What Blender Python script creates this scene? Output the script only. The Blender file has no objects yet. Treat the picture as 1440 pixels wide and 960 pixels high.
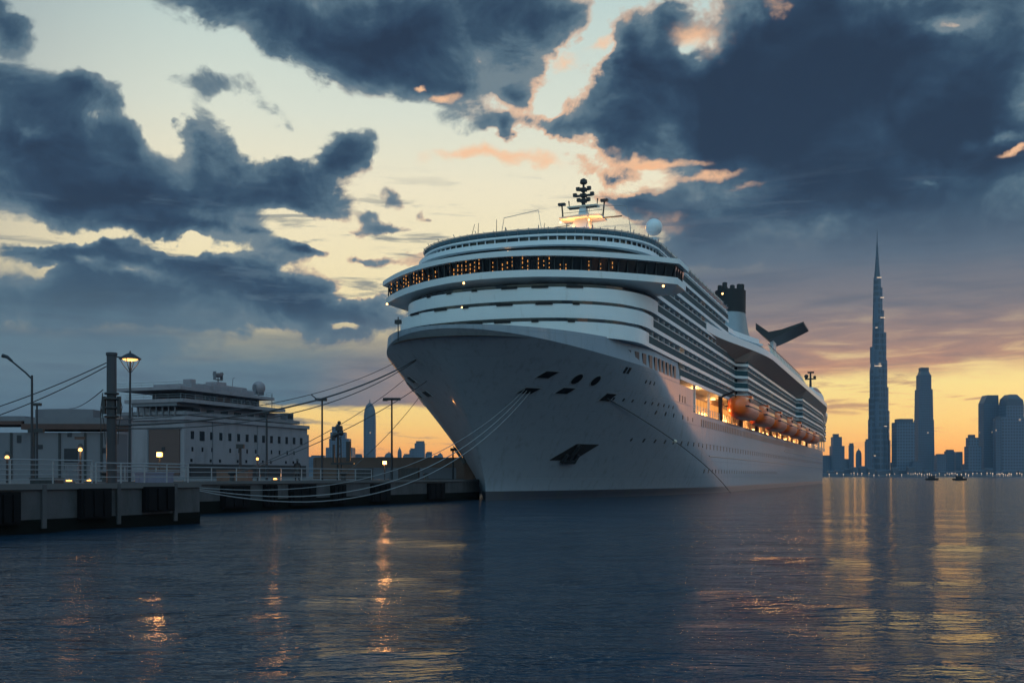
import bpy, bmesh, math, random
import numpy as np
from mathutils import Vector, Matrix, noise as mnoise
random.seed(7)
SC = bpy.context.scene
COL = SC.collection
FPX = 1440.0; HOR = 669.0; HC = 2.6

# ------------------------------------------------------------------ camera
cam_d = bpy.data.cameras.new('camera'); cam = bpy.data.objects.new('camera', cam_d); COL.objects.link(cam)
cam.location = (0, 0, HC); cam.rotation_euler = (math.radians(90), 0, 0)
cam_d.sensor_width = 36; cam_d.lens = 36; cam_d.shift_y = (HOR - 480) / 1440
cam_d.clip_start = 0.1; cam_d.clip_end = 90000
SC.camera = cam
SC.render.resolution_x = 1024; SC.render.resolution_y = 682
SC.view_settings.view_transform = 'Standard'; SC.view_settings.look = 'None'
SC.view_settings.exposure = 0; SC.view_settings.gamma = 1; SC.view_settings.use_curve_mapping = False
SC.cycles.use_denoising = True
SC.cycles.sample_clamp_indirect = 4.0
SC.cycles.max_bounces = 6; SC.cycles.volume_bounces = 0; SC.cycles.transparent_max_bounces = 12

def lin(c):
    return tuple((x/255/12.92 if x/255 <= 0.04045 else ((x/255+0.055)/1.055)**2.4) for x in c)

# ------------------------------------------------------------------ sky
def pdir(px, py):
    return Vector(((px-720)/FPX, 1.0, (HOR-py)/FPX)).normalized()
SUN_AZ = (0.74, 0.67); SUN_EL = math.radians(3.0)
def build_world():
    w = bpy.data.worlds.new('World'); SC.world = w; w.use_nodes = True
    nt = w.node_tree; nt.nodes.clear(); N = nt.nodes.new; L = nt.links.new
    def val(x):
        return x
    def setin(node, i, v):
        if isinstance(v, bpy.types.NodeSocket): L(v, node.inputs[i])
        else: node.inputs[i].default_value = v
    def m(op, a, b=None, c=None, clamp=False):
        n = N('ShaderNodeMath'); n.operation = op; n.use_clamp = clamp
        setin(n, 0, a)
        if b is not None: setin(n, 1, b)
        if c is not None: setin(n, 2, c)
        return n.outputs[0]
    def vm(op, a, b=None, c=None):
        n = N('ShaderNodeVectorMath'); n.operation = op
        setin(n, 0, a)
        if b is not None: setin(n, 1, b)
        if c is not None: setin(n, 2, c)
        return n.outputs['Value'] if op in ('DOT_PRODUCT', 'LENGTH') else n.outputs[0]
    def ramp(fac, stops, interp='LINEAR'):
        n = N('ShaderNodeValToRGB'); n.color_ramp.interpolation = interp
        e = n.color_ramp.elements
        while len(e) < len(stops): e.new(0.5)
        for k, (p, c) in enumerate(stops):
            e[k].position = p; e[k].color = (*c, 1) if len(c) == 3 else c
        L(fac, n.inputs[0]); return n.outputs[0]
    def mix(f, a, b):
        n = N('ShaderNodeMix'); n.data_type = 'RGBA'
        for s, v in ((n.inputs[0], f), (n.inputs[6], a), (n.inputs[7], b)):
            if isinstance(v, bpy.types.NodeSocket): L(v, s)
            else: s.default_value = (*v, 1) if isinstance(v, tuple) else v
        return n.outputs[2]
    def sstep(x, a, b):
        n = N('ShaderNodeMapRange'); n.interpolation_type = 'SMOOTHSTEP'
        L(x, n.inputs[0]); n.inputs[1].default_value = a; n.inputs[2].default_value = b
        return n.outputs[0]
    def noise(vec, scale, detail=6, rough=0.55, dist=0.0, color=False):
        n = N('ShaderNodeTexNoise'); L(vec, n.inputs['Vector'])
        n.inputs['Scale'].default_value = scale; n.inputs['Detail'].default_value = detail
        n.inputs['Roughness'].default_value = rough; n.inputs['Distortion'].default_value = dist
        return n.outputs[1] if color else n.outputs[0]
    tc = N('ShaderNodeTexCoord'); D0 = tc.outputs['Generated']
    D = vm('NORMALIZE', D0)
    sep = N('ShaderNodeSeparateXYZ'); L(D, sep.inputs[0]); z = sep.outputs[2]
    # slow warp gives billowed outlines
    wn = noise(vm('MULTIPLY', D, (1, 1, 1.5)), 7.0, 5, 0.55, 0, True)
    wv = vm('SUBTRACT', wn, (0.5, 0.5, 0.5))
    P = vm('MULTIPLY_ADD', wv, (0.095, 0.0, 0.07), D)
    wn2 = noise(D, 30.0, 4, 0.6, 0, True)
    P = vm('MULTIPLY_ADD', vm('SUBTRACT', wn2, (0.5, 0.5, 0.5)), (0.026, 0.0, 0.022), P)
    def field(blobs, P):
        acc = None
        for (px, py, rx, ry, a) in blobs:
            c = pdir(px, py)
            sx, sz = FPX/rx, FPX/ry; k = c.y
            s = Vector((sx/k, 1.6, sz/k))
            off = Vector((-c.x*s.x, -c.y*s.y, -c.z*s.z))
            v = vm('MULTIPLY_ADD', P, tuple(s), tuple(off))
            d = vm('DOT_PRODUCT', v, v)
            g = m('POWER', 0.30, d)
            acc = m('MULTIPLY', g, a) if acc is None else m('MULTIPLY_ADD', g, a, acc)
        return acc
    dark = [(660,185,80,26,.42),(705,135,60,30,.45),(800,60,40,30,.35),(560,200,40,16,.3),(860,240,50,14,.35),(330,10,140,42,1),(745,150,26,20,.8),(900,60,22,40,.6),(455,205,20,12,.6),(500,290,16,9,.6),(600,300,12,7,.5),(480,320,22,9,.6),(400,355,26,9,.7),(510,372,30,10,.6),(350,330,20,8,.6),(270,320,40,10,.5),(500,45,140,62,1.1),(690,25,150,62,1.1),(560,100,120,42,.8),(640,130,60,30,.5),
        (330,130,50,22,.6),(10,40,40,34,1.1),(50,130,110,40,1),(150,130,40,28,.9),(30,200,90,55,1),(120,200,45,40,.6),
        (190,205,34,34,.85),(292,205,38,50,1.1),(90,265,130,50,1.1),(230,280,130,45,1.1),(200,320,80,14,.5),(350,260,50,34,.7),
        (415,245,58,42,1.1),(475,190,36,26,.9),(440,280,40,18,.5),(385,160,22,16,.5),
        (530,265,24,18,.7),(515,310,34,14,.75),(560,318,34,10,.5),(584,288,14,13,.6),(632,290,14,10,.35),(490,335,20,8,.45),
        (85,345,66,20,.85),(190,362,100,28,.9),(330,372,90,46,1.1),(70,410,120,46,1),(230,430,200,46,1),(410,425,90,40,.85),
        (428,358,24,10,.8),(575,366,56,20,.85),(520,415,32,20,.6),(460,455,80,34,.7),(560,440,70,34,.6),
        (960,22,36,34,.8),(745,90,34,30,.6),(770,10,60,40,.6),(890,30,30,24,.5),(720,205,16,14,.7),(690,200,30,12,.35),
        (800,195,62,20,.8),(870,165,62,52,1),(960,120,80,62,1.1),(1060,110,90,80,1.2),(1140,30,90,60,1.2),(900,100,50,40,.6),
        (1180,140,130,110,1.3),(1270,60,90,100,1.1),(1400,90,80,150,1.3),(1330,190,110,60,1),(1120,230,90,60,1),(1020,200,90,50,1),
        (1170,270,70,34,.9),(880,285,44,20,.8),(960,285,80,34,.8),(1060,310,110,34,.6),(1300,270,160,50,.8),(1400,230,40,24,.6),
        (1180,350,240,46,.8),(1400,330,120,60,.9),(1000,345,90,34,.5),
        (1340,35,30,20,-.95),(50,328,70,10,-.9),(150,338,50,8,-.5),(250,348,40,8,-.8),(300,352,60,10,-.6),(440,330,50,16,-.9),(395,300,30,12,-.5),(560,350,30,14,-.6),(500,395,30,14,-.7),(245,190,24,30,-.5),(355,200,20,30,-.5),(235,160,60,18,-.6),(400,190,30,20,-.5),(1404,192,26,9,-1.0),(1352,205,12,8,-.5),(1280,268,16,6,-.6),(50,196,28,11,-.5),(143,182,12,20,-.35),
        (60,365,24,7,-.55),(125,368,14,6,-.4),(180,386,28,6,-.4),(385,388,24,12,-.6),(490,458,24,9,-1.1),(375,473,20,6,-.35),
        (1007,60,34,20,-.5),(860,50,30,26,-.5),(810,75,26,20,-.5),(985,80,18,26,-.6)]
    A = field(dark, P)
    # generic clouds where nothing is placed (overhead and behind)
    gen = noise(vm('MULTIPLY', D, (1, 1, 2.0)), 2.6, 5, 0.6)
    yb = sstep(sep.outputs[1], 0.72, 0.35)
    zb = sstep(z, 0.42, 0.52)
    outside = m('MAXIMUM', yb, zb)
    gA = m('MULTIPLY', m('MULTIPLY_ADD', gen, 4.0, -1.3), outside)
    fb = noise(vm('MULTIPLY', D, (1, 1, 1.35)), 16.0, 9, 0.66, 0.45)
    dens = m('ADD', m('ADD', A, gA), m('MULTIPLY_ADD', fb, 1.5, -0.75))
    cov = sstep(dens, 0.35, 0.68)
    thick = sstep(dens, 0.40, 2.1)
    # clear sky behind the clouds
    clear = ramp(z, [(0.0, lin((250,150,84))), (0.022, lin((255,172,92))), (0.05, lin((255,208,120))), (0.085, lin((255,226,140))),
        (0.13, lin((248,222,160))), (0.20, lin((255,236,186))), (0.27, lin((246,234,200))), (0.33, lin((222,226,208))), (0.42, lin((190,210,205))),
        (0.60, lin((92,120,145))), (1.0, lin((46,68,102)))])
    sund = vm('DOT_PRODUCT', D, tuple(Vector((0.42, 0.9, 0.05)).normalized()))
    back = ramp(z, [(0.0, lin((52,66,94))), (0.2, lin((68,92,124))), (1.0, lin((46,66,100)))])
    clear = mix(sstep(sund, 0.74, 0.40), clear, back)
    sky = N('ShaderNodeTexSky'); sky.sky_type = 'NISHITA'; sky.sun_disc = False
    sky.sun_elevation = SUN_EL; sky.sun_rotation = math.atan2(SUN_AZ[0], SUN_AZ[1])
    nis = vm('MULTIPLY', sky.outputs[0], (0.02, 0.02, 0.02))
    clear = vm('ADD', vm('MULTIPLY', clear, (0.94, 0.94, 0.94)), nis)
    # cloud colours: lit thin rims, slate cores, duskier to the right
    inner = noise(vm('MULTIPLY', D, (1, 1, 1.6)), 9.0, 6, 0.6)
    tt = m('ADD', thick, m('ADD', m('MULTIPLY_ADD', inner, 1.3, -0.62), m('MULTIPLY_ADD', fb, 0.5, -0.25)), clamp=True)
    cc = ramp(tt, [(0.0, lin((112,128,136))), (0.2, lin((82,105,120))), (0.45, lin((54,76,96))), (0.72, lin((42,60,82))), (1.0, lin((34,46,66)))])
    out = mix(cov, clear, cc)
    # warm lit patches on the cloud rims
    wb = field([(650,232,90,13,1.0),(730,240,70,10,.9),(810,75,26,20,.9),(860,50,22,12,.7),(600,120,9,6,1.2),(632,146,24,8,1),
        (1007,45,42,30,1.0),(1100,15,20,12,.8),(940,216,60,9,1.2),(1000,238,60,9,1.1),(890,212,40,8,.9),(1060,262,40,8,.6),(1150,425,40,12,.7),(915,305,60,16,.7),(1425,214,26,6,1.1),(895,12,14,8,.6)], P)
    wm = m('MULTIPLY', sstep(m('MULTIPLY_ADD', fb, 2.4, m('SUBTRACT', wb, 1.2)), 0.2, 1.3), sstep(wb, 0.05, 0.5))
    out = mix(m('MULTIPLY', wm, 0.9), out, lin((250,196,150)))
    # sunset light catching the thin cloud edges toward the glow
    rim = m('MULTIPLY', m('MULTIPLY', cov, m('SUBTRACT', 1.0, cov)), 4.0)
    rimn = sstep(noise(vm('MULTIPLY', D, (1, 1, 1.5)), 5.0, 4, 0.6), 0.42, 0.62)
    rims = m('MULTIPLY', m('MULTIPLY', rim, rimn), m('MULTIPLY', sstep(sep.outputs[0], -0.35, 0.05), sstep(z, 0.52, 0.30)))
    out = mix(m('MULTIPLY', rims, 0.65), out, lin((250,186,136)))
    # low stratus sheet
    st_n = noise(vm('MULTIPLY', D, (1.0, 1.0, 5.0)), 6.0, 7, 0.6, 0.3)
    st_f = noise(vm('MULTIPLY', D, (1.0, 1.0, 9.0)), 9.0, 6, 0.6, 0.4)
    base = m('MULTIPLY_ADD', st_n, 0.05, -0.025)
    zz = m('ADD', z, base)
    x = sep.outputs[0]
    lowL = m('MULTIPLY', sstep(zz, 0.063, 0.072), sstep(zz, 0.175, 0.10))
    lowR = m('MULTIPLY', sstep(zz, 0.080, 0.105), sstep(zz, 0.27, 0.18))
    right = sstep(x, 0.02, 0.14)
    low = m('ADD', m('MULTIPLY', lowL, m('SUBTRACT', 1.0, right)), m('MULTIPLY', lowR, right))
    farleft = m('MULTIPLY', sstep(m('MULTIPLY_ADD', inner, 0.16, m('SUBTRACT', x, 0.08)), -0.18, -0.32), sstep(zz, 0.20, 0.12))
    low = m('MAXIMUM', low, farleft)
    low = m('MAXIMUM', low, m('MULTIPLY', sstep(st_f, 0.53, 0.66), m('MULTIPLY', sstep(zz, 0.012, 0.03), 0.75)))
    gaps = m('MULTIPLY', m('MULTIPLY', sstep(st_f, 0.52, 0.30), sstep(x, 0.05, 0.2)), m('MULTIPLY', sstep(z, 0.17, 0.09), 0.7))
    low = m('MULTIPLY', low, m('SUBTRACT', 1.0, gaps))
    low = m('MULTIPLY', low, sstep(z, 0.30, 0.22))
    warmz = ramp(z, [(0.0, lin((190,120,90))), (0.05, lin((232,150,98))), (0.085, lin((226,158,112))), (0.12, lin((178,140,120))), (0.155, lin((134,124,124))),
        (0.20, lin((94,106,120))), (0.25, lin((70,88,106)))])
    warml = ramp(z, [(0.0, lin((78,98,118))), (0.05, lin((84,108,124))), (0.10, lin((98,120,132))), (0.16, lin((88,112,126))), (0.25, lin((76,100,118)))])
    hx = m('MULTIPLY_ADD', inner, 0.14, m('SUBTRACT', x, 0.07))
    lc = mix(sstep(hx, -0.22, -0.02), warml, mix(sstep(hx, 0.05, 0.25), mix(0.5, warml, warmz), warmz))
    lc = mix(m('MULTIPLY', sstep(st_f, 0.42, 0.72), 0.45), lc, lin((78,92,108)))
    front = sstep(sund, 0.1, 0.5)
    out = mix(m('MULTIPLY', low, front), out, lc)
    # unseen cloud and glow added off the right edge to shape the hull's reflection
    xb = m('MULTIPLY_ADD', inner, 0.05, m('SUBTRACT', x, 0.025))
    added_bank = m('MULTIPLY', sstep(xb, 0.452, 0.485), sstep(m('MULTIPLY_ADD', st_n, 0.1, z), 0.42, 0.30))
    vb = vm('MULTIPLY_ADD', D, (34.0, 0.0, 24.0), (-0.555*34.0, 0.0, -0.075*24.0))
    added_glow = m('POWER', 0.4, vm('DOT_PRODUCT', vb, vb))
    added_bank_col = ramp(z, [(0.0, lin((118,146,166))), (0.1, lin((112,144,166))), (0.3, lin((84,112,136)))])
    out = mix(m('MULTIPLY', added_bank, sstep(sep.outputs[1], -0.1, 0.2)), out, added_bank_col)
    out = mix(added_glow, out, tuple(3.6*q for q in lin((255,170,112))))
    # below the horizon
    out = mix(sstep(z, 0.0, -0.02), out, lin((60,66,80)))
    # the sky away from the sunset is the open evening blue that lights the bow
    gain = mix(sstep(sep.outputs[1], 0.30, -0.25), (1.0, 1.0, 1.0), mix(sstep(z, 0.02, 0.35), (1.8, 1.9, 1.9), (4.3, 4.7, 3.7)))
    out = vm('MULTIPLY', out, gain)
    zen = mix(m('MULTIPLY', sstep(z, 0.47, 0.7), 1.0), (1.0, 1.0, 1.0), (0.9, 1.1, 1.35))
    out = vm('MULTIPLY', out, zen)
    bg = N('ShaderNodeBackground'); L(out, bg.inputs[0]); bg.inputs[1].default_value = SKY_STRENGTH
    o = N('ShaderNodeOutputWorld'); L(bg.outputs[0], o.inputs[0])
    w.cycles.sampling_method = 'MANUAL'; w.cycles.sample_map_resolution = 512
SKY_STRENGTH = 1.12
build_world()
sun_d = bpy.data.lights.new('sun', 'SUN'); sun = bpy.data.objects.new('sun', sun_d); COL.objects.link(sun)
sun_d.energy = 0.07; sun_d.angle = math.radians(1.0); sun_d.color = (1.0, 0.62, 0.36)
sdir = Vector((SUN_AZ[0]*math.cos(SUN_EL), SUN_AZ[1]*math.cos(SUN_EL), math.sin(SUN_EL))).normalized()
sun.rotation_euler = sdir.to_track_quat('Z', 'Y').to_euler()
# ------------------------------------------------------------------ helpers
class MB:
    """collects faces; build() links them as one mesh object"""
    def __init__(s): s.v = []; s.f = []; s.mi = []; s.sharp = []
    def add(s, vs, fs, mi=0):
        o = len(s.v); s.v.extend([tuple(p) for p in vs])
        for f in fs: s.f.append(tuple(i+o for i in f)); s.mi.append(mi)
        return o
    def box(s, x0, x1, y0, y1, z0, z1, mi=0):
        s.add([(x0,y0,z0),(x1,y0,z0),(x1,y1,z0),(x0,y1,z0),(x0,y0,z1),(x1,y0,z1),(x1,y1,z1),(x0,y1,z1)],
              [(3,2,1,0),(4,5,6,7),(0,1,5,4),(1,2,6,5),(2,3,7,6),(3,0,4,7)], mi)
    def obox(s, c, ax, ay, az, mi=0):
        c = Vector(c); ax = Vector(ax); ay = Vector(ay); az = Vector(az); vs = []
        for k in (-1, 1):
            for i, j in ((-1,-1),(1,-1),(1,1),(-1,1)): vs.append(c+ax*i+ay*j+az*k)
        s.add(vs, [(3,2,1,0),(4,5,6,7),(0,1,5,4),(1,2,6,5),(2,3,7,6),(3,0,4,7)], mi)
    def prism(s, poly, z0, z1, mi=0, side_mi=None, top=True, bottom=True, poly2=None):
        n = len(poly); q = poly2 or poly
        vs = [(p[0], p[1], z0) for p in poly] + [(p[0], p[1], z1) for p in q]
        fs = []; o = len(s.v); s.v.extend(vs)
        for i in range(n):
            j = (i+1) % n; s.f.append((o+i, o+j, o+n+j, o+n+i)); s.mi.append(mi if side_mi is None else side_mi[i])
        if bottom: s.f.append(tuple(o+i for i in reversed(range(n)))); s.mi.append(mi)
        if top: s.f.append(tuple(o+n+i for i in range(n))); s.mi.append(mi)
    def tube(s, pts, r, n=6, mi=0, r2=None, cap=True):
        pts = [Vector(p) for p in pts]; m = len(pts); up = Vector((0,0,1)); o = len(s.v); prev = None
        for i, p in enumerate(pts):
            d = (pts[min(i+1, m-1)] - pts[max(i-1, 0)]).normalized()
            a = d.cross(up) if abs(d.z) < 0.95 else d.cross(Vector((1,0,0)))
            a.normalize(); b = a.cross(d).normalized()
            if prev is not None and a.dot(prev) < 0: a = -a; b = -b
            prev = a
            rr = r if r2 is None else r + (r2-r)*i/(m-1)
            for k in range(n):
                t = 2*math.pi*k/n; s.v.append(tuple(p + a*math.cos(t)*rr + b*math.sin(t)*rr))
        for i in range(m-1):
            for k in range(n):
                k2 = (k+1) % n; s.f.append((o+i*n+k, o+i*n+k2, o+(i+1)*n+k2, o+(i+1)*n+k)); s.mi.append(mi)
        if cap:
            s.f.append(tuple(o+k for k in range(n))); s.mi.append(mi)
            s.f.append(tuple(o+(m-1)*n+k for k in reversed(range(n)))); s.mi.append(mi)
    def lathe(s, c, prof, n=16, mi=0):
        o = len(s.v); m = len(prof)
        for r, z in prof:
            for k in range(n):
                t = 2*math.pi*k/n; s.v.append((c[0]+r*math.cos(t), c[1]+r*math.sin(t), c[2]+z))
        for i in range(m-1):
            for k in range(n):
                k2 = (k+1) % n; s.f.append((o+i*n+k, o+i*n+k2, o+(i+1)*n+k2, o+(i+1)*n+k)); s.mi.append(mi)
        s.f.append(tuple(o+k for k in reversed(range(n)))); s.mi.append(mi)
        s.f.append(tuple(o+(m-1)*n+k for k in range(n))); s.mi.append(mi)
    def sphere(s, c, r, n=20, mi=0, sz=1.0):
        m = n//2
        s.lathe(c, [(max(0.001, r*math.sin(math.pi*i/m)), -r*sz*math.cos(math.pi*i/m)) for i in range(m+1)], n, mi)
    def loft(s, rings, mi=0, caps=True):
        n = len(rings[0]); o = len(s.v)
        for r in rings: s.v.extend([tuple(p) for p in r])
        for i in range(len(rings)-1):
            for k in range(n):
                k2 = (k+1) % n; s.f.append((o+i*n+k, o+i*n+k2, o+(i+1)*n+k2, o+(i+1)*n+k)); s.mi.append(mi)
        if caps:
            s.f.append(tuple(o+k for k in reversed(range(n)))); s.mi.append(mi)
            s.f.append(tuple(o+(len(rings)-1)*n+k for k in range(n))); s.mi.append(mi)
    def build(s, name, mats, parent=None, smooth=None, fix=True):
        me = bpy.data.meshes.new(name); me.from_pydata(s.v, [], s.f)
        if not isinstance(mats, (list, tuple)): mats = [mats]
        for m_ in mats: me.materials.append(m_)
        me.polygons.foreach_set('material_index', s.mi)
        if fix:
            bm = bmesh.new(); bm.from_mesh(me); bmesh.ops.recalc_face_normals(bm, faces=bm.faces[:]); bm.to_mesh(me); bm.free()
        if smooth is not None:
            me.shade_smooth()
            if smooth < 179: me.set_sharp_from_angle(angle=math.radians(smooth))
        o = bpy.data.objects.new(name, me); COL.objects.link(o)
        if parent: o.parent = parent
        return o
def tag(o, label, cat, group=None):
    o['label'] = label; o['category'] = cat
    if group: o['group'] = group
    return o
def thing(name, label, cat, loc=(0,0,0), rz=0.0, group=None):
    o = bpy.data.objects.new(name, None); COL.objects.link(o); o.location = loc; o.rotation_euler = (0,0,rz)
    o.empty_display_size = 0.1
    return tag(o, label, cat, group)
def kids(o): return [c for c in bpy.data.objects if c.parent == o]
def dup(o, parent=None):
    c = o.copy(); COL.objects.link(c); c.parent = parent
    for ch in kids(o): dup(ch, c)
    return c
def wpt(px, Y, z=None, py=None):
    X = (px-720)/FPX*Y
    return Vector((X, Y, z if z is not None else HC+(HOR-py)*Y/FPX))

# ------------------------------------------------------------------ materials
def mat(name, col, rough=0.5, metal=0.0, coat=0.0, spec=0.5, emit=None, estr=0.0, var=0.0, vscale=(1,1,1), bump=0.0, bscale=20.0, alpha=1.0, dirt=None, dscale=(0.4,0.4,0.08), dth=(0.55,0.8)):
    m = bpy.data.materials.new(name); m.use_nodes = True; nt = m.node_tree; b = nt.nodes['Principled BSDF']
    b.inputs['Base Color'].default_value = (*col, 1); b.inputs['Roughness'].default_value = rough
    b.inputs['Metallic'].default_value = metal; b.inputs['Coat Weight'].default_value = coat
    b.inputs['Coat Roughness'].default_value = 0.12
    b.inputs['Specular IOR Level'].default_value = spec; b.inputs['Alpha'].default_value = alpha
    if emit: b.inputs['Emission Color'].default_value = (*emit, 1); b.inputs['Emission Strength'].default_value = estr
    if var or bump or dirt:
        tc = nt.nodes.new('ShaderNodeTexCoord'); mp = nt.nodes.new('ShaderNodeMapping'); mp.inputs['Scale'].default_value = vscale
        nt.links.new(tc.outputs['Object'], mp.inputs[0])
        nz = nt.nodes.new('ShaderNodeTexNoise'); nz.inputs['Scale'].default_value = 0.6; nz.inputs['Detail'].default_value = 6; nz.inputs['Roughness'].default_value = 0.62
        nt.links.new(mp.outputs[0], nz.inputs['Vector'])
        mx = nt.nodes.new('ShaderNodeMix'); mx.data_type = 'RGBA'; nt.links.new(nz.outputs[0], mx.inputs[0])
        mx.inputs[6].default_value = (*[max(0, c*(1-var)) for c in col], 1); mx.inputs[7].default_value = (*[min(1, c*(1+var)) for c in col], 1)
        out = mx.outputs[2]
        if dirt:
            mp2 = nt.nodes.new('ShaderNodeMapping'); mp2.inputs['Scale'].default_value = dscale; nt.links.new(tc.outputs['Object'], mp2.inputs[0])
            n2 = nt.nodes.new('ShaderNodeTexNoise'); n2.inputs['Scale'].default_value = 2.0; n2.inputs['Detail'].default_value = 7; n2.inputs['Roughness'].default_value = 0.65
            nt.links.new(mp2.outputs[0], n2.inputs['Vector'])
            mr = nt.nodes.new('ShaderNodeMapRange'); mr.inputs[1].default_value = dth[0]; mr.inputs[2].default_value = dth[1]; mr.inputs[4].default_value = 0.8
            nt.links.new(n2.outputs[0], mr.inputs[0])
            m2 = nt.nodes.new('ShaderNodeMix'); m2.data_type = 'RGBA'; nt.links.new(mr.outputs[0], m2.inputs[0]); nt.links.new(out, m2.inputs[6]); m2.inputs[7].default_value = (*dirt, 1)
            out = m2.outputs[2]
        nt.links.new(out, b.inputs['Base Color'])
        if bump:
            n3 = nt.nodes.new('ShaderNodeTexNoise'); n3.inputs['Scale'].default_value = bscale; n3.inputs['Detail'].default_value = 4; nt.links.new(mp.outputs[0], n3.inputs['Vector'])
            bp = nt.nodes.new('ShaderNodeBump'); bp.inputs['Strength'].default_value = bump; bp.inputs['Distance'].default_value = 0.05
            nt.links.new(n3.outputs[0], bp.inputs['Height']); nt.links.new(bp.outputs[0], b.inputs['Normal'])
    return m
def hullmat():
    m = mat('hull_paint', (0.23,0.27,0.33), rough=0.55, coat=0.45, spec=0.2, var=0.03, vscale=(0.25,0.25,0.25), dirt=(0.13,0.14,0.155), dscale=(0.8,0.8,0.05), dth=(0.52,0.85))
    nt = m.node_tree; b = nt.nodes['Principled BSDF']; b.inputs['Coat Roughness'].default_value = 0.10
    tc = nt.nodes.new('ShaderNodeTexCoord'); L = nt.links.new
    # welded plate seams and a slight dishing between frames
    br = nt.nodes.new('ShaderNodeTexBrick'); mp = nt.nodes.new('ShaderNodeMapping'); mp.inputs['Rotation'].default_value = (math.radians(90), 0, 0)
    L(tc.outputs['Object'], mp.inputs[0]); L(mp.outputs[0], br.inputs['Vector'])
    br.inputs['Scale'].default_value = 1.0; br.inputs['Brick Width'].default_value = 9.0; br.inputs['Row Height'].default_value = 2.4
    br.inputs['Mortar Size'].default_value = 0.03; br.inputs['Mortar Smooth'].default_value = 0.6
    br.inputs['Color1'].default_value = br.inputs['Color2'].default_value = (1,1,1,1); br.inputs['Mortar'].default_value = (0,0,0,1)
    nz = nt.nodes.new('ShaderNodeTexNoise'); nz.inputs['Scale'].default_value = 0.45; nz.inputs['Detail'].default_value = 2; L(tc.outputs['Object'], nz.inputs['Vector'])
    ad = nt.nodes.new('ShaderNodeMath'); ad.operation = 'MULTIPLY_ADD'; L(nz.outputs[0], ad.inputs[0]); ad.inputs[1].default_value = 2.5; L(br.outputs['Color'], ad.inputs[2])
    bp = nt.nodes.new('ShaderNodeBump'); bp.inputs['Strength'].default_value = 0.5; bp.inputs['Distance'].default_value = 0.04
    L(ad.outputs[0], bp.inputs['Height']); L(bp.outputs[0], b.inputs['Normal'])
    bp2 = nt.nodes.new('ShaderNodeBump'); bp2.inputs['Strength'].default_value = 0.35; bp2.inputs['Distance'].default_value = 0.03; L(ad.outputs[0], bp2.inputs['Height']); L(bp2.outputs[0], b.inputs['Coat Normal'])
    return m
M = {}
M['hull'] = hullmat()
M['boot'] = mat('boot_topping', (0.035,0.04,0.06), 0.35, var=0.3, dirt=(0.05,0.06,0.05), dth=(0.5,0.8))
M['white'] = mat('white_paint', (0.70,0.74,0.78), 0.38, coat=0.2, var=0.04, dirt=(0.46,0.45,0.44), dscale=(0.6,0.6,0.15), dth=(0.6,0.85))
M['cream'] = mat('cream_panel', (0.68,0.6,0.5), 0.35, coat=0.2, var=0.05)
M['deck'] = mat('deck_planking', (0.2,0.16,0.12), 0.7, var=0.2)
M['glass_dark'] = mat('dark_glass', (0.008,0.010,0.014), 0.08, spec=0.6)
M['port_glass'] = mat('porthole_glass', (0.006,0.007,0.010), 0.35, spec=0.25)
M['rail_glass'] = mat('tinted_balustrade_glass', (0.03,0.075,0.095), 0.6, spec=0.06, var=0.3, vscale=(2,2,0.1))
M['teal'] = mat('teal_windbreak_glass', (0.12,0.20,0.25), 0.12, spec=0.6, var=0.25, vscale=(1.5,1.5,0.2))
M['dark'] = mat('dark_metal', (0.02,0.022,0.028), 0.5, var=0.2)
M['black'] = mat('funnel_black', (0.010,0.010,0.013), 0.7, var=0.3)
M['grey'] = mat('grey_metal', (0.25,0.27,0.30), 0.45, 0.3, var=0.15)
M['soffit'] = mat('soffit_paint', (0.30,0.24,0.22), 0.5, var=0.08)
M['orange'] = mat('lifeboat_orange', (0.95,0.15,0.01), 0.35, coat=0.4, var=0.12)
M['warm'] = mat('warm_lamp', (1,0.6,0.25), 0.5, emit=(1.0,0.5,0.16), estr=6.0)
M['warmwin'] = mat('lit_window', (0.1,0.05,0.02), 0.3, emit=(1.0,0.40,0.09), estr=0.8)
M['rope'] = mat('mooring_rope', (0.2,0.21,0.23), 0.8, var=0.2, vscale=(3,3,3))
M['rope_dark'] = mat('dark_rope', (0.05,0.055,0.065), 0.8, var=0.2)
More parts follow.
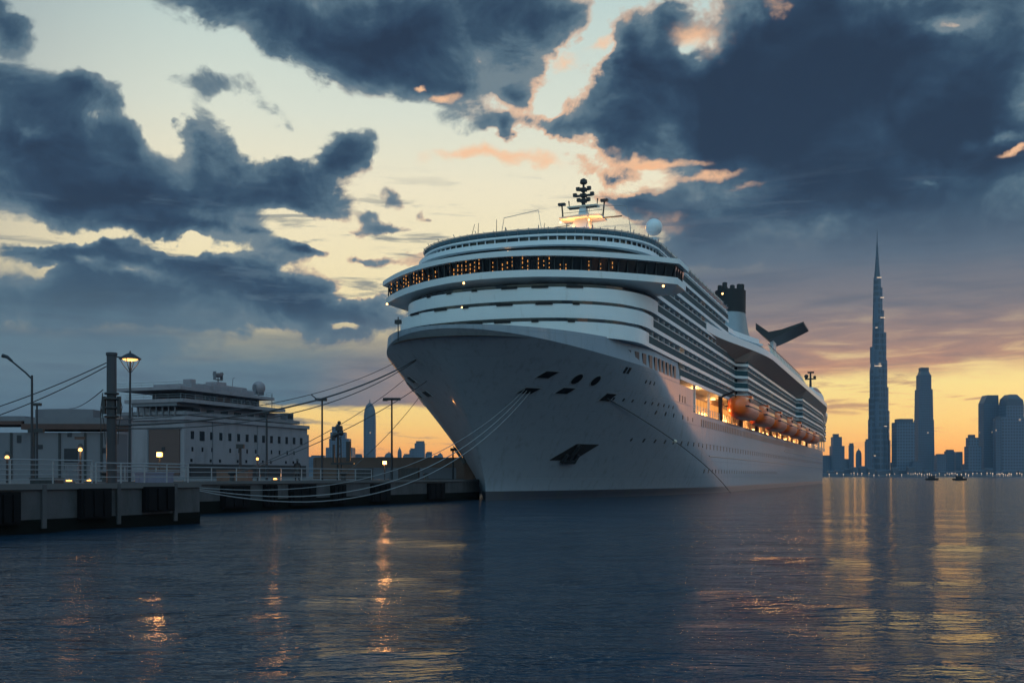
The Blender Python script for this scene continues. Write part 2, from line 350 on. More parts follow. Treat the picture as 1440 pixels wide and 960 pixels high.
def cabinmat():
    """cabin fronts: sliding glass doors between pale wall panels, blinds drawn here and there"""
    m = mat('cabin_front', (0.2,0.2,0.2), 0.2); nt = m.node_tree; b = nt.nodes['Principled BSDF']; L = nt.links.new
    tc = nt.nodes.new('ShaderNodeTexCoord'); sp = nt.nodes.new('ShaderNodeSeparateXYZ'); L(tc.outputs['Object'], sp.inputs[0])
    def mm(op, a, b_=None):
        n = nt.nodes.new('ShaderNodeMath'); n.operation = op
        for i, v in enumerate((a, b_)):
            if v is None: continue
            if isinstance(v, (int, float)): n.inputs[i].default_value = v
            else: L(v, n.inputs[i])
        return n.outputs[0]
    xs = mm('DIVIDE', sp.outputs[0], 3.0); fr = mm('FRACT', xs); door = mm('MULTIPLY', mm('GREATER_THAN', fr, 0.22), mm('LESS_THAN', fr, 0.92))
    cell = mm('FLOOR', xs); cz = mm('FLOOR', mm('DIVIDE', sp.outputs[2], 2.1))
    cb = nt.nodes.new('ShaderNodeCombineXYZ'); L(cell, cb.inputs[0]); L(cz, cb.inputs[1])
    wn = nt.nodes.new('ShaderNodeTexWhiteNoise'); L(cb.outputs[0], wn.inputs['Vector'])
    r = nt.nodes.new('ShaderNodeValToRGB'); L(wn.outputs['Value'], r.inputs[0]); r.color_ramp.interpolation = 'CONSTANT'
    e = r.color_ramp.elements; e[0].position = 0; e[0].color = (0.012,0.018,0.025,1); e[1].position = 0.55; e[1].color = (0.05,0.07,0.08,1)
    k = e.new(0.8); k.color = (0.16,0.15,0.13,1)
    mx = nt.nodes.new('ShaderNodeMix'); mx.data_type = 'RGBA'; L(door, mx.inputs[0]); mx.inputs[6].default_value = (0.34,0.37,0.40,1); L(r.outputs[0], mx.inputs[7])
    L(mx.outputs[2], b.inputs['Base Color'])
    lit = mm('MULTIPLY', mm('GREATER_THAN', wn.outputs['Value'], 0.965), door)
    b.inputs['Emission Color'].default_value = (1, 0.55, 0.22, 1); L(mm('MULTIPLY', lit, 0.8), b.inputs['Emission Strength'])
    return m
M['cabin'] = cabinmat(); M['cabin'].node_tree.nodes['Principled BSDF'].inputs['Roughness'].default_value = 0.6; M['cabin'].node_tree.nodes['Principled BSDF'].inputs['Specular IOR Level'].default_value = 0.08

# ------------------------------------------------------------------ ship frame
AL = math.atan((1274-720)/1440); UX, UY = math.sin(AL), math.cos(AL)
S0 = Vector((-2.83, 110.0, 0.0)); SROT = math.atan2(UY, UX)
def SW(s, t, z):  # ship (aft, port, up) to world
    return Vector((S0.x + s*UX + t*UY, S0.y + s*UY - t*UX, z))
ship = thing('cruise_ship', 'huge white cruise ship moored bow-on at the quay', 'cruise ship', S0, SROT)
B = 15.0
def smst(x): x = min(1, max(0, x)); return x*x*(3-2*x)
def stem(z):
    q = min(1, max(0, (z-1.5)/15.5)); return -11.5*(0.25*q+0.75*q**1.25)
def hbr(s, z):
    v = min(1, max(0, z/17)); Le = 24+46*(1-v)**1.3
    x = min(1, max(0, (s-stem(z))/Le))
    h = B*(1-(1-x)**2)**(0.5+0.42*(1-v)**0.9)
    if s > 268: h *= 1-0.16*smst((s-268)/34)*(1 + 0.5*max(0, 1-z/6))
    return h
def build_hull():
    # columns: fraction 0..1 to s=29, then 38, then to the stern
    nb = 70; X = [('b', (i/nb)**1.9) for i in range(nb+1)] + [('a', 29+9*i/3) for i in range(1, 4)] + [('a', 38+264*(i/66)) for i in range(1, 67)]
    rows = [('z', z) for z in (-2.5,-1,0,0.5,0.95,1.6,2.4,3.2,4,5,6,7,8,9,10,11.3,12,12.8,13.6,14.4)] + [('k', 0.5), ('k', 1.0)] + [('t', q) for q in (0.25,0.5,0.75,1.0)]
    nc = len(X); mb = MB(); idx = {}
    def zk(xf): return 16.9-2.0*smst(xf**(1/1.9)*1.25)
    def top(xf): return 17.25+0.15*xf
    for i, (kind, xv) in enumerate(X):
        xf = xv if kind == 'b' else 1.0
        for j, (rk, rv) in enumerate(rows):
            k = zk(xf); T = top(xf)
            if rk == 'z': z = rv
            elif rk == 'k': z = 14.4+(k-14.4)*rv
            else: z = k+(T-k)*rv
            ze = max(0, min(z, k)); s_ = stem(ze)+(29-stem(ze))*xv if kind == 'b' else xv
            if s_ > 290: s_ += 0.35*max(0, z-3)*(s_-290)/12*0.35
            h = hbr(s_, ze)
            if rk == 't': h -= 0.10*(z-k)
            h = max(h, 0.0)
            idx[i, j, 1] = len(mb.v); mb.v.append((s_, -h, z))
            if i == 0: idx[i, j, -1] = idx[i, j, 1]
            else: idx[i, j, -1] = len(mb.v); mb.v.append((s_, h, z))
    jr = {11.3: 15, 14.4: 19}; last = len(rows)-1
    for i in range(nc-1):
        kind, xv = X[i+1]
        mx = last if kind == 'b' else (jr[14.4] if xv <= 38 else jr[11.3])
        for j in range(mx):
            for sg in (1, -1):
                f = [idx[i,j,sg], idx[i+1,j,sg], idx[i+1,j+1,sg], idx[i,j+1,sg]]
                f = list(dict.fromkeys(f))
                mb.f.append(tuple(f)); mb.mi.append(1 if j < 4 else 0)
    for j in range(jr[11.3]):
        mb.f.append((idx[nc-1,j,1], idx[nc-1,j+1,1], idx[nc-1,j+1,-1], idx[nc-1,j,-1])); mb.mi.append(1 if j < 4 else 0)
    # decks closing the steps
    d = MB()
    def cap(i0, i1, j, dz):
        a = [mb.v[idx[i,j,1]] for i in range(i0, i1+1)]; b_ = [mb.v[idx[i,j,-1]] for i in range(i0, i1+1)]
        vs = [(p[0], p[1]*0.995, p[2]-dz) for p in a] + [(p[0], p[1]*0.995, p[2]-dz) for p in b_]; n = len(a)
        d.add(vs, [(k, k+1, n+k+1, n+k) for k in range(n-1)])
    cap(1, nb, last, 1.1); cap(nb, nb+3, jr[14.4], 0.05); cap(nb+3, nc-1, jr[11.3], 0.05)
    for s_, z0, z1 in ((29.0, 14.35, 17.35), (38.0, 11.25, 14.4)): d.add([(s_,-14.9,z0),(s_,14.9,z0),(s_,14.9,z1),(s_,-14.9,z1)], [(0,1,2,3)])
    o = mb.build('hull', [M['hull'], M['boot']], ship, smooth=None)
    me = o.data; me.shade_smooth()
    kn = jr[14.4]+2; kset = set()
    for i in range(nc):
        for sg in (1,-1): kset.add(idx[i,kn,sg])
    for e in me.edges:
        if e.vertices[0] in kset and e.vertices[1] in kset: e.use_edge_sharp = True
    me.set_sharp_from_angle(angle=math.radians(60))
    for e in me.edges:
        if e.vertices[0] in kset and e.vertices[1] in kset: e.use_edge_sharp = True
    d.build('weather_deck', M['deck'], ship)
    return o
hull = build_hull()
def hpt(s, z, sg=1, off=0.0):
    """point and axes on the hull side; sg=+1 port"""
    e = 0.05; zc = min(z, 14.8)
    def q(s_, z_): return Vector((s_, -sg*hbr(s_, z_), z_))
    p = q(s, zc); ts = (q(s+e, zc)-q(s-e, zc)).normalized(); tz = (q(s, zc+e)-q(s, zc-e)).normalized()
    if z > 14.8: p.z = z; tz = Vector((0,0,1))
    n = ts.cross(tz).normalized()
    if n.y*(-sg) < 0: n = -n
    return p+n*off, ts, tz, n
def hull_panel(mb, s, z, w, h, depth=0.04, sg=1, mi=0, off=0.0, shape='rect', skew=0.0):
    p, ts, tz, n = hpt(s, z, sg, off)
    if shape == 'rect': pts = [(-w/2-skew,-h/2),(w/2-skew,-h/2),(w/2+skew,h/2),(-w/2+skew,h/2)]
    else: pts = [(w/2*math.cos(a), h/2*math.sin(a)) for a in [2*math.pi*k/12 for k in range(12)]]
    k = len(pts)
    vs = [p+ts*a+tz*b_-n*0.1 for a, b_ in pts] + [p+ts*a+tz*b_+n*depth for a, b_ in pts]
    mb.add(vs, [tuple(reversed(range(k))), tuple(range(k, 2*k))] + [(i, (i+1)%k, k+(i+1)%k, k+i) for i in range(k)], mi)

# --- portholes and hull windows
def build_ports():
    P = []
    for k in range(74): P.append((44+k*1.75, 10.15, 0.85, 1.0))
    for k in range(6): P.append((20+k*3.2+ (k>2)*1.5, 10.25, 0.42, 0.55))
    for k in range(84): P.append((18+k*3.0, 6.9, 0.62, 0.75) if k > 9 else (18+k*3.0, 6.95, 0.4, 0.5))
    for k in range(34): P.append((48+k*2.6, 3.3, 0.45, 0.55))
    for k in range(9): P.append((9+k*1.9+(k>2)*1.2, 11.2, 0.3, 0.38))
    for k in range(3): P.append((29+k*1.7, 12.6, 0.6, 0.85))
    for k in range(3): P.append((13.5+k*1.3, 13.4, 0.3, 0.4))
    def dist(p): return (SW(p[0], B, p[1])-Vector((0,0,HC))).length/max(p[2],0.1)**1.0
    P.sort(key=dist)
    for s, z, w, h in P[:89]:
        mb = MB(); hull_panel(mb, s, z, w, h, 0.02, shape='oval' if w < 0.6 else 'rect'); mb.build('porthole', M['port_glass'], ship)
    mb = MB()
    for s, z, w, h in P[89:]: hull_panel(mb, s, z, w, h, 0.02)
    for s, z, w, h in P: hull_panel(mb, s, z, w, h, 0.02, sg=-1)
    o = mb.build('small_portholes', M['port_glass'], ship); o['kind'] = 'stuff'
    for k in range(11):
        mb = MB(); hull_panel(mb, 5.5+k*2.05, 15.65, 1.05, 1.5, 0.02); mb.build('lounge_window', M['port_glass'], ship)
    for k in range(2):
        mb = MB(); hull_panel(mb, 7.6+k*0.75, 14.2, 0.5, 0.75, 0.02); mb.build('porthole', M['port_glass'], ship)
    # mooring deck ports near the bow (flat dark panels with a frame)
    for s, z, w, h, sh in ((-2.2,13.0,1.5,0.95,'rect'),(1.4,12.8,1.2,1.4,'oval'),(4.0,12.8,1.1,1.3,'oval'),(-2.4,11.4,1.7,0.8,'rect'),(1.3,11.6,1.6,0.8,'rect'),(7.8,11.3,1.7,1.0,'rect')):
        for sg in (1, -1):
            mb = MB(); hull_panel(mb, s, z, w+0.25, h+0.25, 0.03, shape=sh, mi=0, sg=sg, skew=0.25 if sh == 'rect' else 0); hull_panel(mb, s, z, w, h, 0.05, shape=sh, mi=1, sg=sg, skew=0.25 if sh == 'rect' else 0)
            mb.build('mooring_port', [M['grey'], M['port_glass']], ship)
    # anchor pocket with anchor
    for sg in (1, -1):
        mb = MB(); hull_panel(mb, 9.3, 5.3, 3.9, 2.3, 0.04, mi=0, skew=1.3, sg=sg)
        o = mb.build('anchor_pocket', M['black'], ship)
        p, ts, tz, n = hpt(9.0, 5.0, sg, 0.25)
        a = MB(); a.obox(p+tz*0.3, ts*0.16, tz*1.0, n*0.16); a.obox(p-tz*0.8, ts*1.1, tz*0.18, n*0.2)
        for q in (-1, 1): a.obox(p-tz*0.35+ts*q*0.95, ts*0.2, tz*0.5, n*0.14)
        a.tube([p+tz*1.2+ts*0.3*math.cos(i*math.pi/4)+tz*0.3*math.sin(i*math.pi/4) for i in range(9)], 0.08)
        a.build('anchor', M['dark'], o)
    # rubbing strakes (thin lines along the side)
    for z, s0_, s1_ in ((5.55, 50, 296), (8.55, 150, 296)):
        mb = MB()
        for sg in (1, -1):
            rings = []
            n = 60
            for i in range(n+1):
                s = s0_+(s1_-s0_)*i/n; p, ts, tz, nn = hpt(s, z, sg); rings.append([p-tz*0.07-nn*0.05, p-tz*0.05+nn*0.10, p+tz*0.05+nn*0.10, p+tz*0.07-nn*0.05])
            mb.loft(rings)
        mb.build('rubbing_strake', M['grey'], ship)
build_ports()

# --- deck outlines
def outline(sf, Lr, b, se, kind='full', inset=0.0, n=2.3, na=18, st=15.0):
    """half outline from the bow side to the stern on port (positive t); returned closed, mirrored"""
    h = []
    if sf is not None:
        for i in range(na+1):
            th = math.pi/2*i/na
            t = b*math.sin(th)**(2/n); s = sf+Lr*(1-math.cos(th)**(2/n)); h.append((s, max(0.0, t)))
    else: h.append((st, 0.0)); h.append((st, b))
    if kind == 'front': h += [(se, b), (se, 0.0)]
    else:
        h += [(75.5, b), (77.5, b+1.8), (161, b+1.8), (163, b+3.1), (222, b+3.1)]
        for k in range(1, 7): h.append((222+10.5*k, b+3.1-2.9*smst(k/6)))
        for k in range(1, 6): a = math.pi/2*k/5; h.append((285+6*math.sin(a), (b+0.2)*(1-0.25*(1-math.cos(a))) if k < 5 else 0.75*b))
        h.append((se, 0.0))
    return h
def closed(h):
    return [(s, -t) for s, t in h] + [(s, t) for s, t in reversed(h) if t > 1e-4]
LV = [15.2, 17.3, 19.4, 21.5, 23.6, 25.7, 27.8]
FR = {17.3: (-1.5, 12), 19.4: (0.2, 12.5), 21.5: (2.0, 13)}
dividers = []
for li, z in enumerate(LV):
    full = z < 23; fr = FR.get(z); se = 291 if full else 68.0; znext = z+2.1
    nm = ship
    if fr: ho = outline(fr[0], fr[1], B, se, 'full')
    elif z < 16: ho = outline(None, 0, B, se, 'full', st=29.5)
    else: ho = outline(None, 0, B, se, 'front', st={23.6: 13.5, 25.7: 15.5, 27.8: 17.5}[z])
    deck = MB(); deck.prism(closed(ho), z-0.12, z+0.34)
    dk = deck.build('cabin_deck', M['white'], ship)
    # walls: front arc flush, sides recessed behind the balconies
    sc = (fr[0]+fr[1]) if fr else {15.2: 29.5, 23.6: 13.5, 25.7: 15.5, 27.8: 17.5}[z]
    rec = 1.9; h2 = []; mi = []
    if fr:
        for (s, t) in ho[:19]: h2.append((s+0.85, max(0, t-0.45)))
        h2[0] = (h2[0][0], 0.0)
        h2.append((sc+1.9, B-0.45)); h2.append((sc+1.9, B-rec))
    else: h2 = [(sc+0.3, 0.0), (sc+0.3, B-rec)]
    for (s, t) in ho[(19 if fr else 2):]:
        if s <= sc+2.2: continue
        h2.append((s-(1.5 if s > 284 or s in (68.0,) else 0), max(0, t-rec)))
    h2[-1] = (h2[-1][0], 0.0)
    cl = closed(h2); smi = []
    for i in range(len(cl)):
        a = cl[i]; b_ = cl[(i+1) % len(cl)]; smi.append(0 if (max(a[0], b_[0]) < sc+2.0 and fr) else 1)
    w = MB(); w.prism(cl, z+0.34, znext-0.12, side_mi=smi, top=False, bottom=False)
    w.build('cabin_wall', [M['glass_dark'], M['cabin']], dk)  # dark glass on the front arc stands in for the shadow grooves between tiers
    if fr:
        # solid parapet wrapping the front of the deck
        for sg in (1, -1):
            pr = MB(); out_ = ho[:19]+[(sc+1.6, B)]
            ring = [[(s+0.02, -sg*max(0, t-0.02), z+0.34), (s+0.02, -sg*max(0, t-0.02), z+1.46), (s+0.2, -sg*max(0, t-0.14), z+1.46), (s+0.2, -sg*max(0, t-0.14), z+0.34)] for s, t in out_]
            pr.loft(ring); pr.build('front_parapet', M['white'], dk, smooth=40)
    # balustrade along the edge of each side
    side = [(s, t) for s, t in ho if s >= sc+1.2 and t > 5]
    side = [(sc+1.6 if fr else sc+0.1, B)] + side
    for sg in (1, -1):
        g = MB(); c = MB()
        for a, b_ in zip(side[:-1], side[1:]):
            pa, pb = Vector((a[0], -sg*(a[1]-0.12), 0)), Vector((b_[0], -sg*(b_[1]-0.12), 0)); d = pb-pa
            if d.length < 0.05: continue
            mid = (pa+pb)/2; u = d.normalized(); nn = Vector((-u.y, u.x, 0))
            g.obox(mid+Vector((0,0,z+0.34+0.44)), u*d.length/2, nn*0.02, Vector((0,0,0.44)))
            c.obox(mid+Vector((0,0,z+0.34+0.92)), u*d.length/2, nn*0.05, Vector((0,0,0.035)))
            L_ = d.length; k = 0
        g.build('balustrade', M['rail_glass'], dk); c.build('handrail', M['white'], dk)
    # balcony dividers
    def tat(s):
        for a, b_ in zip(ho[:-1], ho[1:]):
            if a[0] <= s <= b_[0] and b_[0] > a[0] and a[1] > 5: return a[1]+(b_[1]-a[1])*(s-a[0])/(b_[0]-a[0])
        return None
    s = math.ceil((sc+3)/3)*3
    while s < (284 if full else 67):
        t = tat(s)
        if t: dividers.append((s, t, z, znext))
        s += 3
def div_box(mb, d, sg):
    s, t, z, zn = d; mb.box(s-0.05, s+0.05, min(-sg*(t-1.9), -sg*(t-0.22)), max(-sg*(t-1.9), -sg*(t-0.22)), z+0.34, zn-0.12)
dividers.sort(key=lambda d: (SW(d[0], d[1], d[2])-Vector((0,0,HC))).length)
for d in dividers[:100]:
    mb = MB(); div_box(mb, d, 1); mb.build('balcony_divider', M['white'], ship)
mb = MB()
for d in dividers[100:]: div_box(mb, d, 1)
for d in dividers: div_box(mb, d, -1)
mb.build('far_balcony_dividers', M['white'], ship)['kind'] = 'stuff'
# side house below the first cabin deck in the promenade recess, with glowing windows
mb = MB(); mb.prism(closed([(38.2, 0), (38.2, 12.6), (287, 12.6), (289, 0)]), 11.3, 15.1, top=False, bottom=False)
prom = mb.build('promenade_wall', M['cream'], ship)
mb = MB(); mb.prism(closed([(29.2, 0), (29.2, 13.0), (38.6, 13.0), (38.6, 0)]), 14.4, 15.1, top=False, bottom=False); mb.build('recess_wall', M['white'], ship)
k = 0
s = 46.0
while s < 280:
    w = 1.9 if s < 84 else 1.4
    if s < 84 or k % 2 == 0:
        mb = MB(); mb.box(s, s+w, -12.68, -12.55, 12.0, 14.2 if s < 84 else 13.6); mb.build('promenade_window', M['warmwin'], ship)
    s += 2.5 if s < 84 else 4.0; k += 1
# promenade rail and posts
mb = MB()
for sg in (1, -1):
    for z in (11.75, 12.1, 12.4): mb.box(38.5, 286, min(-sg*14.75, -sg*14.69), max(-sg*14.75, -sg*14.69), z, z+0.05)
    s = 38.6
    while s < 286: mb.box(s, s+0.06, min(-sg*14.76, -sg*14.68), max(-sg*14.76, -sg*14.68), 11.3, 12.42); s += 2.0
mb.build('promenade_rail', M['white'], ship)
s = 41.0
while s < 284:
    for sg in (1, -1):
        mb = MB(); mb.box(s-0.15, s+0.15, min(-sg*14.4, -sg*14.7), max(-sg*14.4, -sg*14.7), 11.3, 15.1); mb.build('promenade_post', M['white'], ship)
    s += 11.0

# --- front tier details: small dark windows and door notches
for (z, n_) in ((17.3, 7), (19.4, 6), (21.5, 6)):
    sf, Lr = FR[z]
    for k in range(n_):
        t = -11.2+22.4*(k+0.5)/n_+random.uniform(-0.8, 0.8)
        c = (1-abs(t/B)**2.3)**(1/2.3); s = sf+0.0+Lr*(1-c)
        dt = 0.02; c2 = (1-abs((t+dt)/B)**2.3)**(1/2.3); s2 = sf+0.0+Lr*(1-c2)
        u = Vector((s2-s, -dt, 0)).normalized(); nn = Vector((-abs(u.y), u.x*(1 if u.y < 0 else -1), 0)).normalized()
        w_ = random.choice((0.35, 0.5, 0.9))
        mb = MB(); mb.obox(Vector((s, -t, z+1.5))+nn*0.02, u*w_, nn*0.05, Vector((0,0,0.13))); mb.build('front_window', M['port_glass'], ship)

# --- bridge with wings
def front_curve(s_mid, sweep, half, back, n=26, e=2.0):
    h = []
    for i in range(n+1):
        t = half*i/n; h.append((s_mid+sweep*(t/half)**e, t))
    h += [(back, half), (back, 0.0)]
    return h
def bridge():
    mid, half, back = 1.2, 18.3, 16.5
    br = MB()
    lo = closed(front_curve(mid+1.6, 10.6, half-1.2, back-0.6)); hi = closed(front_curve(mid, 10.6, half, back))
    br.prism(lo, 23.55, 24.0, poly2=hi, top=False); br.prism(hi, 24.0, 24.75, bottom=False)
    roof = closed(front_curve(mid-0.35, 10.6, half+0.3, back+0.2)); ri = closed(front_curve(mid+0.8, 10.6, half-0.7, back-0.3))
    br.prism(roof, 26.2, 26.75); br.prism(roof, 26.75, 27.05, poly2=ri)
    b = br.build('bridge', M['white'], ship, smooth=50)
    g = MB(); gl = closed(front_curve(mid+0.45, 10.6, half-0.4, back-0.4)); gt = closed(front_curve(mid+0.15, 10.6, half-0.15, back-0.2))
    g.prism(gl, 24.75, 26.2, poly2=gt, top=False, bottom=False)
    g.build('bridge_window', M['glass_dark'], b)
    hw = front_curve(mid+0.3, 10.6, half-0.28, back-0.3, n=21)
    class Each:
        def box(self, *a):
            q = MB(); q.box(*a); q.build('bridge_mullion', M['dark'], b)
    mu = Each()
    for sg in (1, -1):
        for i, (s, t) in enumerate(hw[:22]):
            if i == 0 and sg == -1: continue
            mu.box(s-0.28, s-0.14, -sg*t-0.05, -sg*t+0.05, 24.75, 26.2)
        for s in (12.8, 14.0, 15.2): mu.box(s-0.05, s+0.05, min(-sg*(half-0.35), -sg*(half-0.12)), max(-sg*(half-0.35), -sg*(half-0.12)), 24.75, 26.2)
    random.seed(3)
    n = 0
    for k in range(64):
        t = -17.3+34.6*k/63; 
        if t > 9 and random.random() < 0.55: continue
        if random.random() < 0.3: continue
        s = mid+0.28+10.6*(abs(t)/half)**2; sl = 2*10.6*abs(t)/half**2
        n_ = Vector((-1, (-sl if t > 0 else sl)*-1*-1, 0))
        h_ = random.choice((0.35, 0.5, 0.6)); z0 = 25.4+random.uniform(-.15,.15)
        mb = MB()
        for q in range(random.choice((2, 3, 3))):
            mb.box(s-0.16, s-0.10, -t-0.035, -t+0.035, z0-h_+q*0.46, z0-h_+q*0.46+random.choice((0.14,0.24)))
        mb.build('lit_bridge_light', M['warmwin'], b)
    # wing end lamps
    for t, s, z in ((-16.8, 9.2, 23.5), (17.2, 9.6, 23.5)):
        mb = MB(); mb.sphere((s, -t, z), 0.14, 8); mb.build('deck_lamp', M['warm'], b)
    mb = MB()
    for a, b2 in zip(front_curve(mid+1.2, 10.4, half-1, back)[:26], front_curve(mid+1.2, 10.4, half-1, back)[1:27]):
        pass
    return b
bridge_o = bridge()
# upper front: dark band, white band, observation windows, roof, windbreak
def upper():
    def oc(sf, Lr, b_, se=68.0): return closed(outline(sf, Lr, b_, se, 'front'))
    mb = MB(); mb.prism(oc(5.5, 13, 14.2), 27.0, 28.6, top=False, bottom=False); mb.build('deck_house', M['glass_dark'], ship, smooth=40)
    mb = MB(); mb.prism(oc(4.6, 13.2, 14.9), 28.1, 28.6); mb.prism(oc(4.6, 13.2, 14.9), 28.6, 28.8, poly2=oc(5.4, 13.0, 14.4)); ob = mb.build('observation_deck', M['white'], ship, smooth=40)
    mb = MB(); mb.prism(oc(6.4, 13, 14.3), 28.8, 29.4, top=False, bottom=False); mb.build('observation_window', M['glass_dark'], ob, smooth=40)
    class Each:
        def box(self, *a):
            q = MB(); q.box(*a); q.build('window_mullion', M['white'], ob)
    mu = Each(); h = outline(6.25, 13, 14.45, 68.0, 'front', na=22)
    for sg in (1, -1):
        for i, (s, t) in enumerate(h[:-1]): mu.box(s-0.06, s+0.06, -sg*t-0.06, -sg*t+0.06, 28.8, 29.4)
        for q in range(22, 68, 3): mu.box(q-0.06, q+0.06, -sg*14.45-0.06, -sg*14.45+0.06, 28.8, 29.4)
    mb = MB(); mb.prism(oc(5.9, 13.2, 14.8), 29.4, 29.6); rf = mb.build('roof', M['white'], ship, smooth=40)
    mb = MB(); mb.prism(oc(6.6, 13, 14.5), 29.6, 30.15, poly2=oc(5.9, 13.2, 14.8), top=False, bottom=False); mb.build('windbreak', M['teal'], rf, smooth=40)
    mb = MB(); h = outline(5.85, 13.2, 14.85, 68.0, 'front', na=22)
    pts = [Vector((s, -t, 30.2)) for s, t in h[:-1]]; mb.tube(pts, 0.05, 5); mb.tube([Vector((p.x, -p.y, p.z)) for p in pts], 0.05, 5)
    for sg in (1, -1):
        for i, (s, t) in enumerate(h[:-1]): mb.tube([(s+0.5, -sg*(t-0.25), 29.6), (s, -sg*t, 30.35 if i % 3 else 30.6)], 0.05, 4)
        for q in range(22, 68, 3): mb.tube([(q, -sg*14.6, 29.6), (q, -sg*14.85, 30.6)], 0.05, 4)
    mb.build('windbreak_post', M['grey'], rf)
    # sun-facing side screens on the roof edge
    for sg in (1, -1):
        mb = MB(); mb.obox((44, -sg*14.2, 30.5), (23, 0, 0), (0, 0.04, 0), (0, 0, 0.55)); mb.build('side_screen', M['cream'], rf)
    # whip antennas and a search light
    for t, s, h_, lean in ((-12.4, 24, 3.4, 0), (-8.4, 14, 2.6, 1.1), (-5.2, 10, 1.6, 0.1), (-3.6, 12, 2.4, 0), (-14.2, 18, 1.4, 0), (2.2, 12, 1.4, 0.3)):
        mb = MB(); mb.tube([(s, -t, 29.6), (s+0.1, -t-lean, 30.9+h_)], 0.06, 5, r2=0.03); mb.build('whip_antenna', M['dark'], ship)
    for t in (12.3, -13.4):
        mb = MB(); mb.lathe((26, -t, 29.85), [(0.55, 0), (0.45, 2.4), (0.7, 2.9)], 12); pd = mb.build('radome_pedestal', M['white'], ship, smooth=50)
        mb = MB(); mb.sphere((26, -t, 34.1 if t > 0 else 33.9), 1.08, 28); mb.build('radome', M['white'], pd, smooth=179)
upper()
for t, s, z in ((-2.0, -1.3, 23.2), (-3.2, 1.0, 21.0), (-13.8, 11.5, 18.9), (0.5, 5.3, 27.7), (13.3, 14.0, 27.9)):
    mb = MB(); mb.sphere((s, -t, z), 0.13, 8); mb.build('deck_lamp', M['warm'], ship)

# --- main mast
def mast():
    x = 35.0; mb = MB()
    def ring(z, a, b_, ox): return [(x+ox-a, -b_, z), (x+ox+a, -b_, z), (x+ox+a, b_, z), (x+ox-a, b_, z)]
    mb.loft([ring(29.4, 3.0, 3.4, 0), ring(36.0, 2.4, 2.4, 0.3), ring(38.6, 1.5, 1.25, 0.6), ring(40.6, 1.0, 0.8, 0.8)])
    mb.loft([ring(40.6, 0.7, 0.6, 0.8), ring(42.6, 0.45, 0.4, 0.8)])
    m_ = mb.build('mast', M['white'], ship); m_.scale = (1, 1, 0.815); m_.location = (0, 0, 30.6*0.185)
    mb = MB(); mb.prism([(x-1.0,-3.0),(x+2.2,-3.0),(x+2.6,0),(x+2.2,3.0),(x-1.0,3.0),(x-1.6,0)], 40.1, 40.45)
    mb.box(x, x+1.4, -2.2, 2.2, 42.3, 42.5)
    mb.build('mast_platform', M['cream'], m_)
    mb = MB()
    for sg in (-1, 1):
        mb.tube([(x+0.5, sg*2.9, 40.4), (x+0.5, sg*3.1, 43.0)], 0.11, 6); mb.box(x+0.2, x+0.8, sg*3.1-0.5, sg*3.1+0.5, 42.9, 43.3)
        mb.tube([(x+0.6, sg*0.3, 42.2), (x+0.6, sg*2.0, 42.2), (x+0.6, sg*2.1, 43.6)], 0.1, 6)
        mb.tube([(x, sg*2.9, 40.45), (x, sg*2.9, 41.4), (x, 0, 41.4)], 0.04, 4)
    mb.tube([(x+0.6, -2.0, 40.2), (x+0.6, -5.6, 40.2)], 0.12, 6)
    mb.tube([(x+0.6, 2.0, 39.4), (x+0.6, 4.2, 39.3)], 0.07, 6)
    mb.build('yardarm', M['dark'], m_)
    mb = MB(); zz = 42.6
    mb.tube([(x+0.8, 0, 42.4), (x+0.8, 0, 46.4)], 0.3, 10, r2=0.14)
    for z, w in ((43.4, 0.7), (44.3, 1.25), (45.3, 0.8)):
        mb.box(x+0.4, x+1.2, -w, w, z, z+0.16)
        for sg in (-1, 1): mb.box(x+0.55, x+1.05, sg*w-0.25, sg*w+0.25, z, z+0.55)
        mb.box(x+0.4, x+1.2, -0.4, 0.4, z-0.2, z+0.35)
    mb.lathe((x+0.8, 0, 46.3), [(0.3, 0), (0.55, 0.2), (0.5, 0.7), (0.15, 1.0)], 8)
    mb.build('radar_mast', M['dark'], m_)
    for sg, sx in ((1, 0.6), (-1, 0.6)):
        mb = MB(); mb.sphere((x-3.4, sg*2.0, 38.8), 0.0+0.16, 8); mb.build('mast_lamp', M['warm'], m_)
        ld = bpy.data.lights.new('mast_light', 'POINT'); ld.energy = 900; ld.color = (1.0, 0.42, 0.10); ld.shadow_soft_size = 0.2
        lo = bpy.data.objects.new('mast_light', ld); COL.objects.link(lo); lo.parent = ship; lo.location = (x+0.5-1.9, -sg*2.4-0.6, 36.6)
    # roof rail hoops beside the mast
    mb = MB()
    for sg in (-1, 1): mb.tube([(x-8, sg*3, 36.6-2), (x-8, sg*3.6, 38.0), (x-8, sg*8.5, 37.4), (x-8, sg*9.0, 34.6)], 0.05, 5)
    mb.tube([(x-8, 3, 34.6), (x-8, 3.0, 30.7)], 0.05, 5); mb.tube([(x-8, -3, 34.6), (x-8, -3.0, 30.7)], 0.05, 5); mb.tube([(x-8, 9, 34.6), (x-8, 9.0, 30.7)], 0.05, 5); mb.tube([(x-8, -9, 34.6), (x-8, -9.0, 30.7)], 0.05, 5)
    mb.build('roof_rail', M['grey'], ship)
mast()

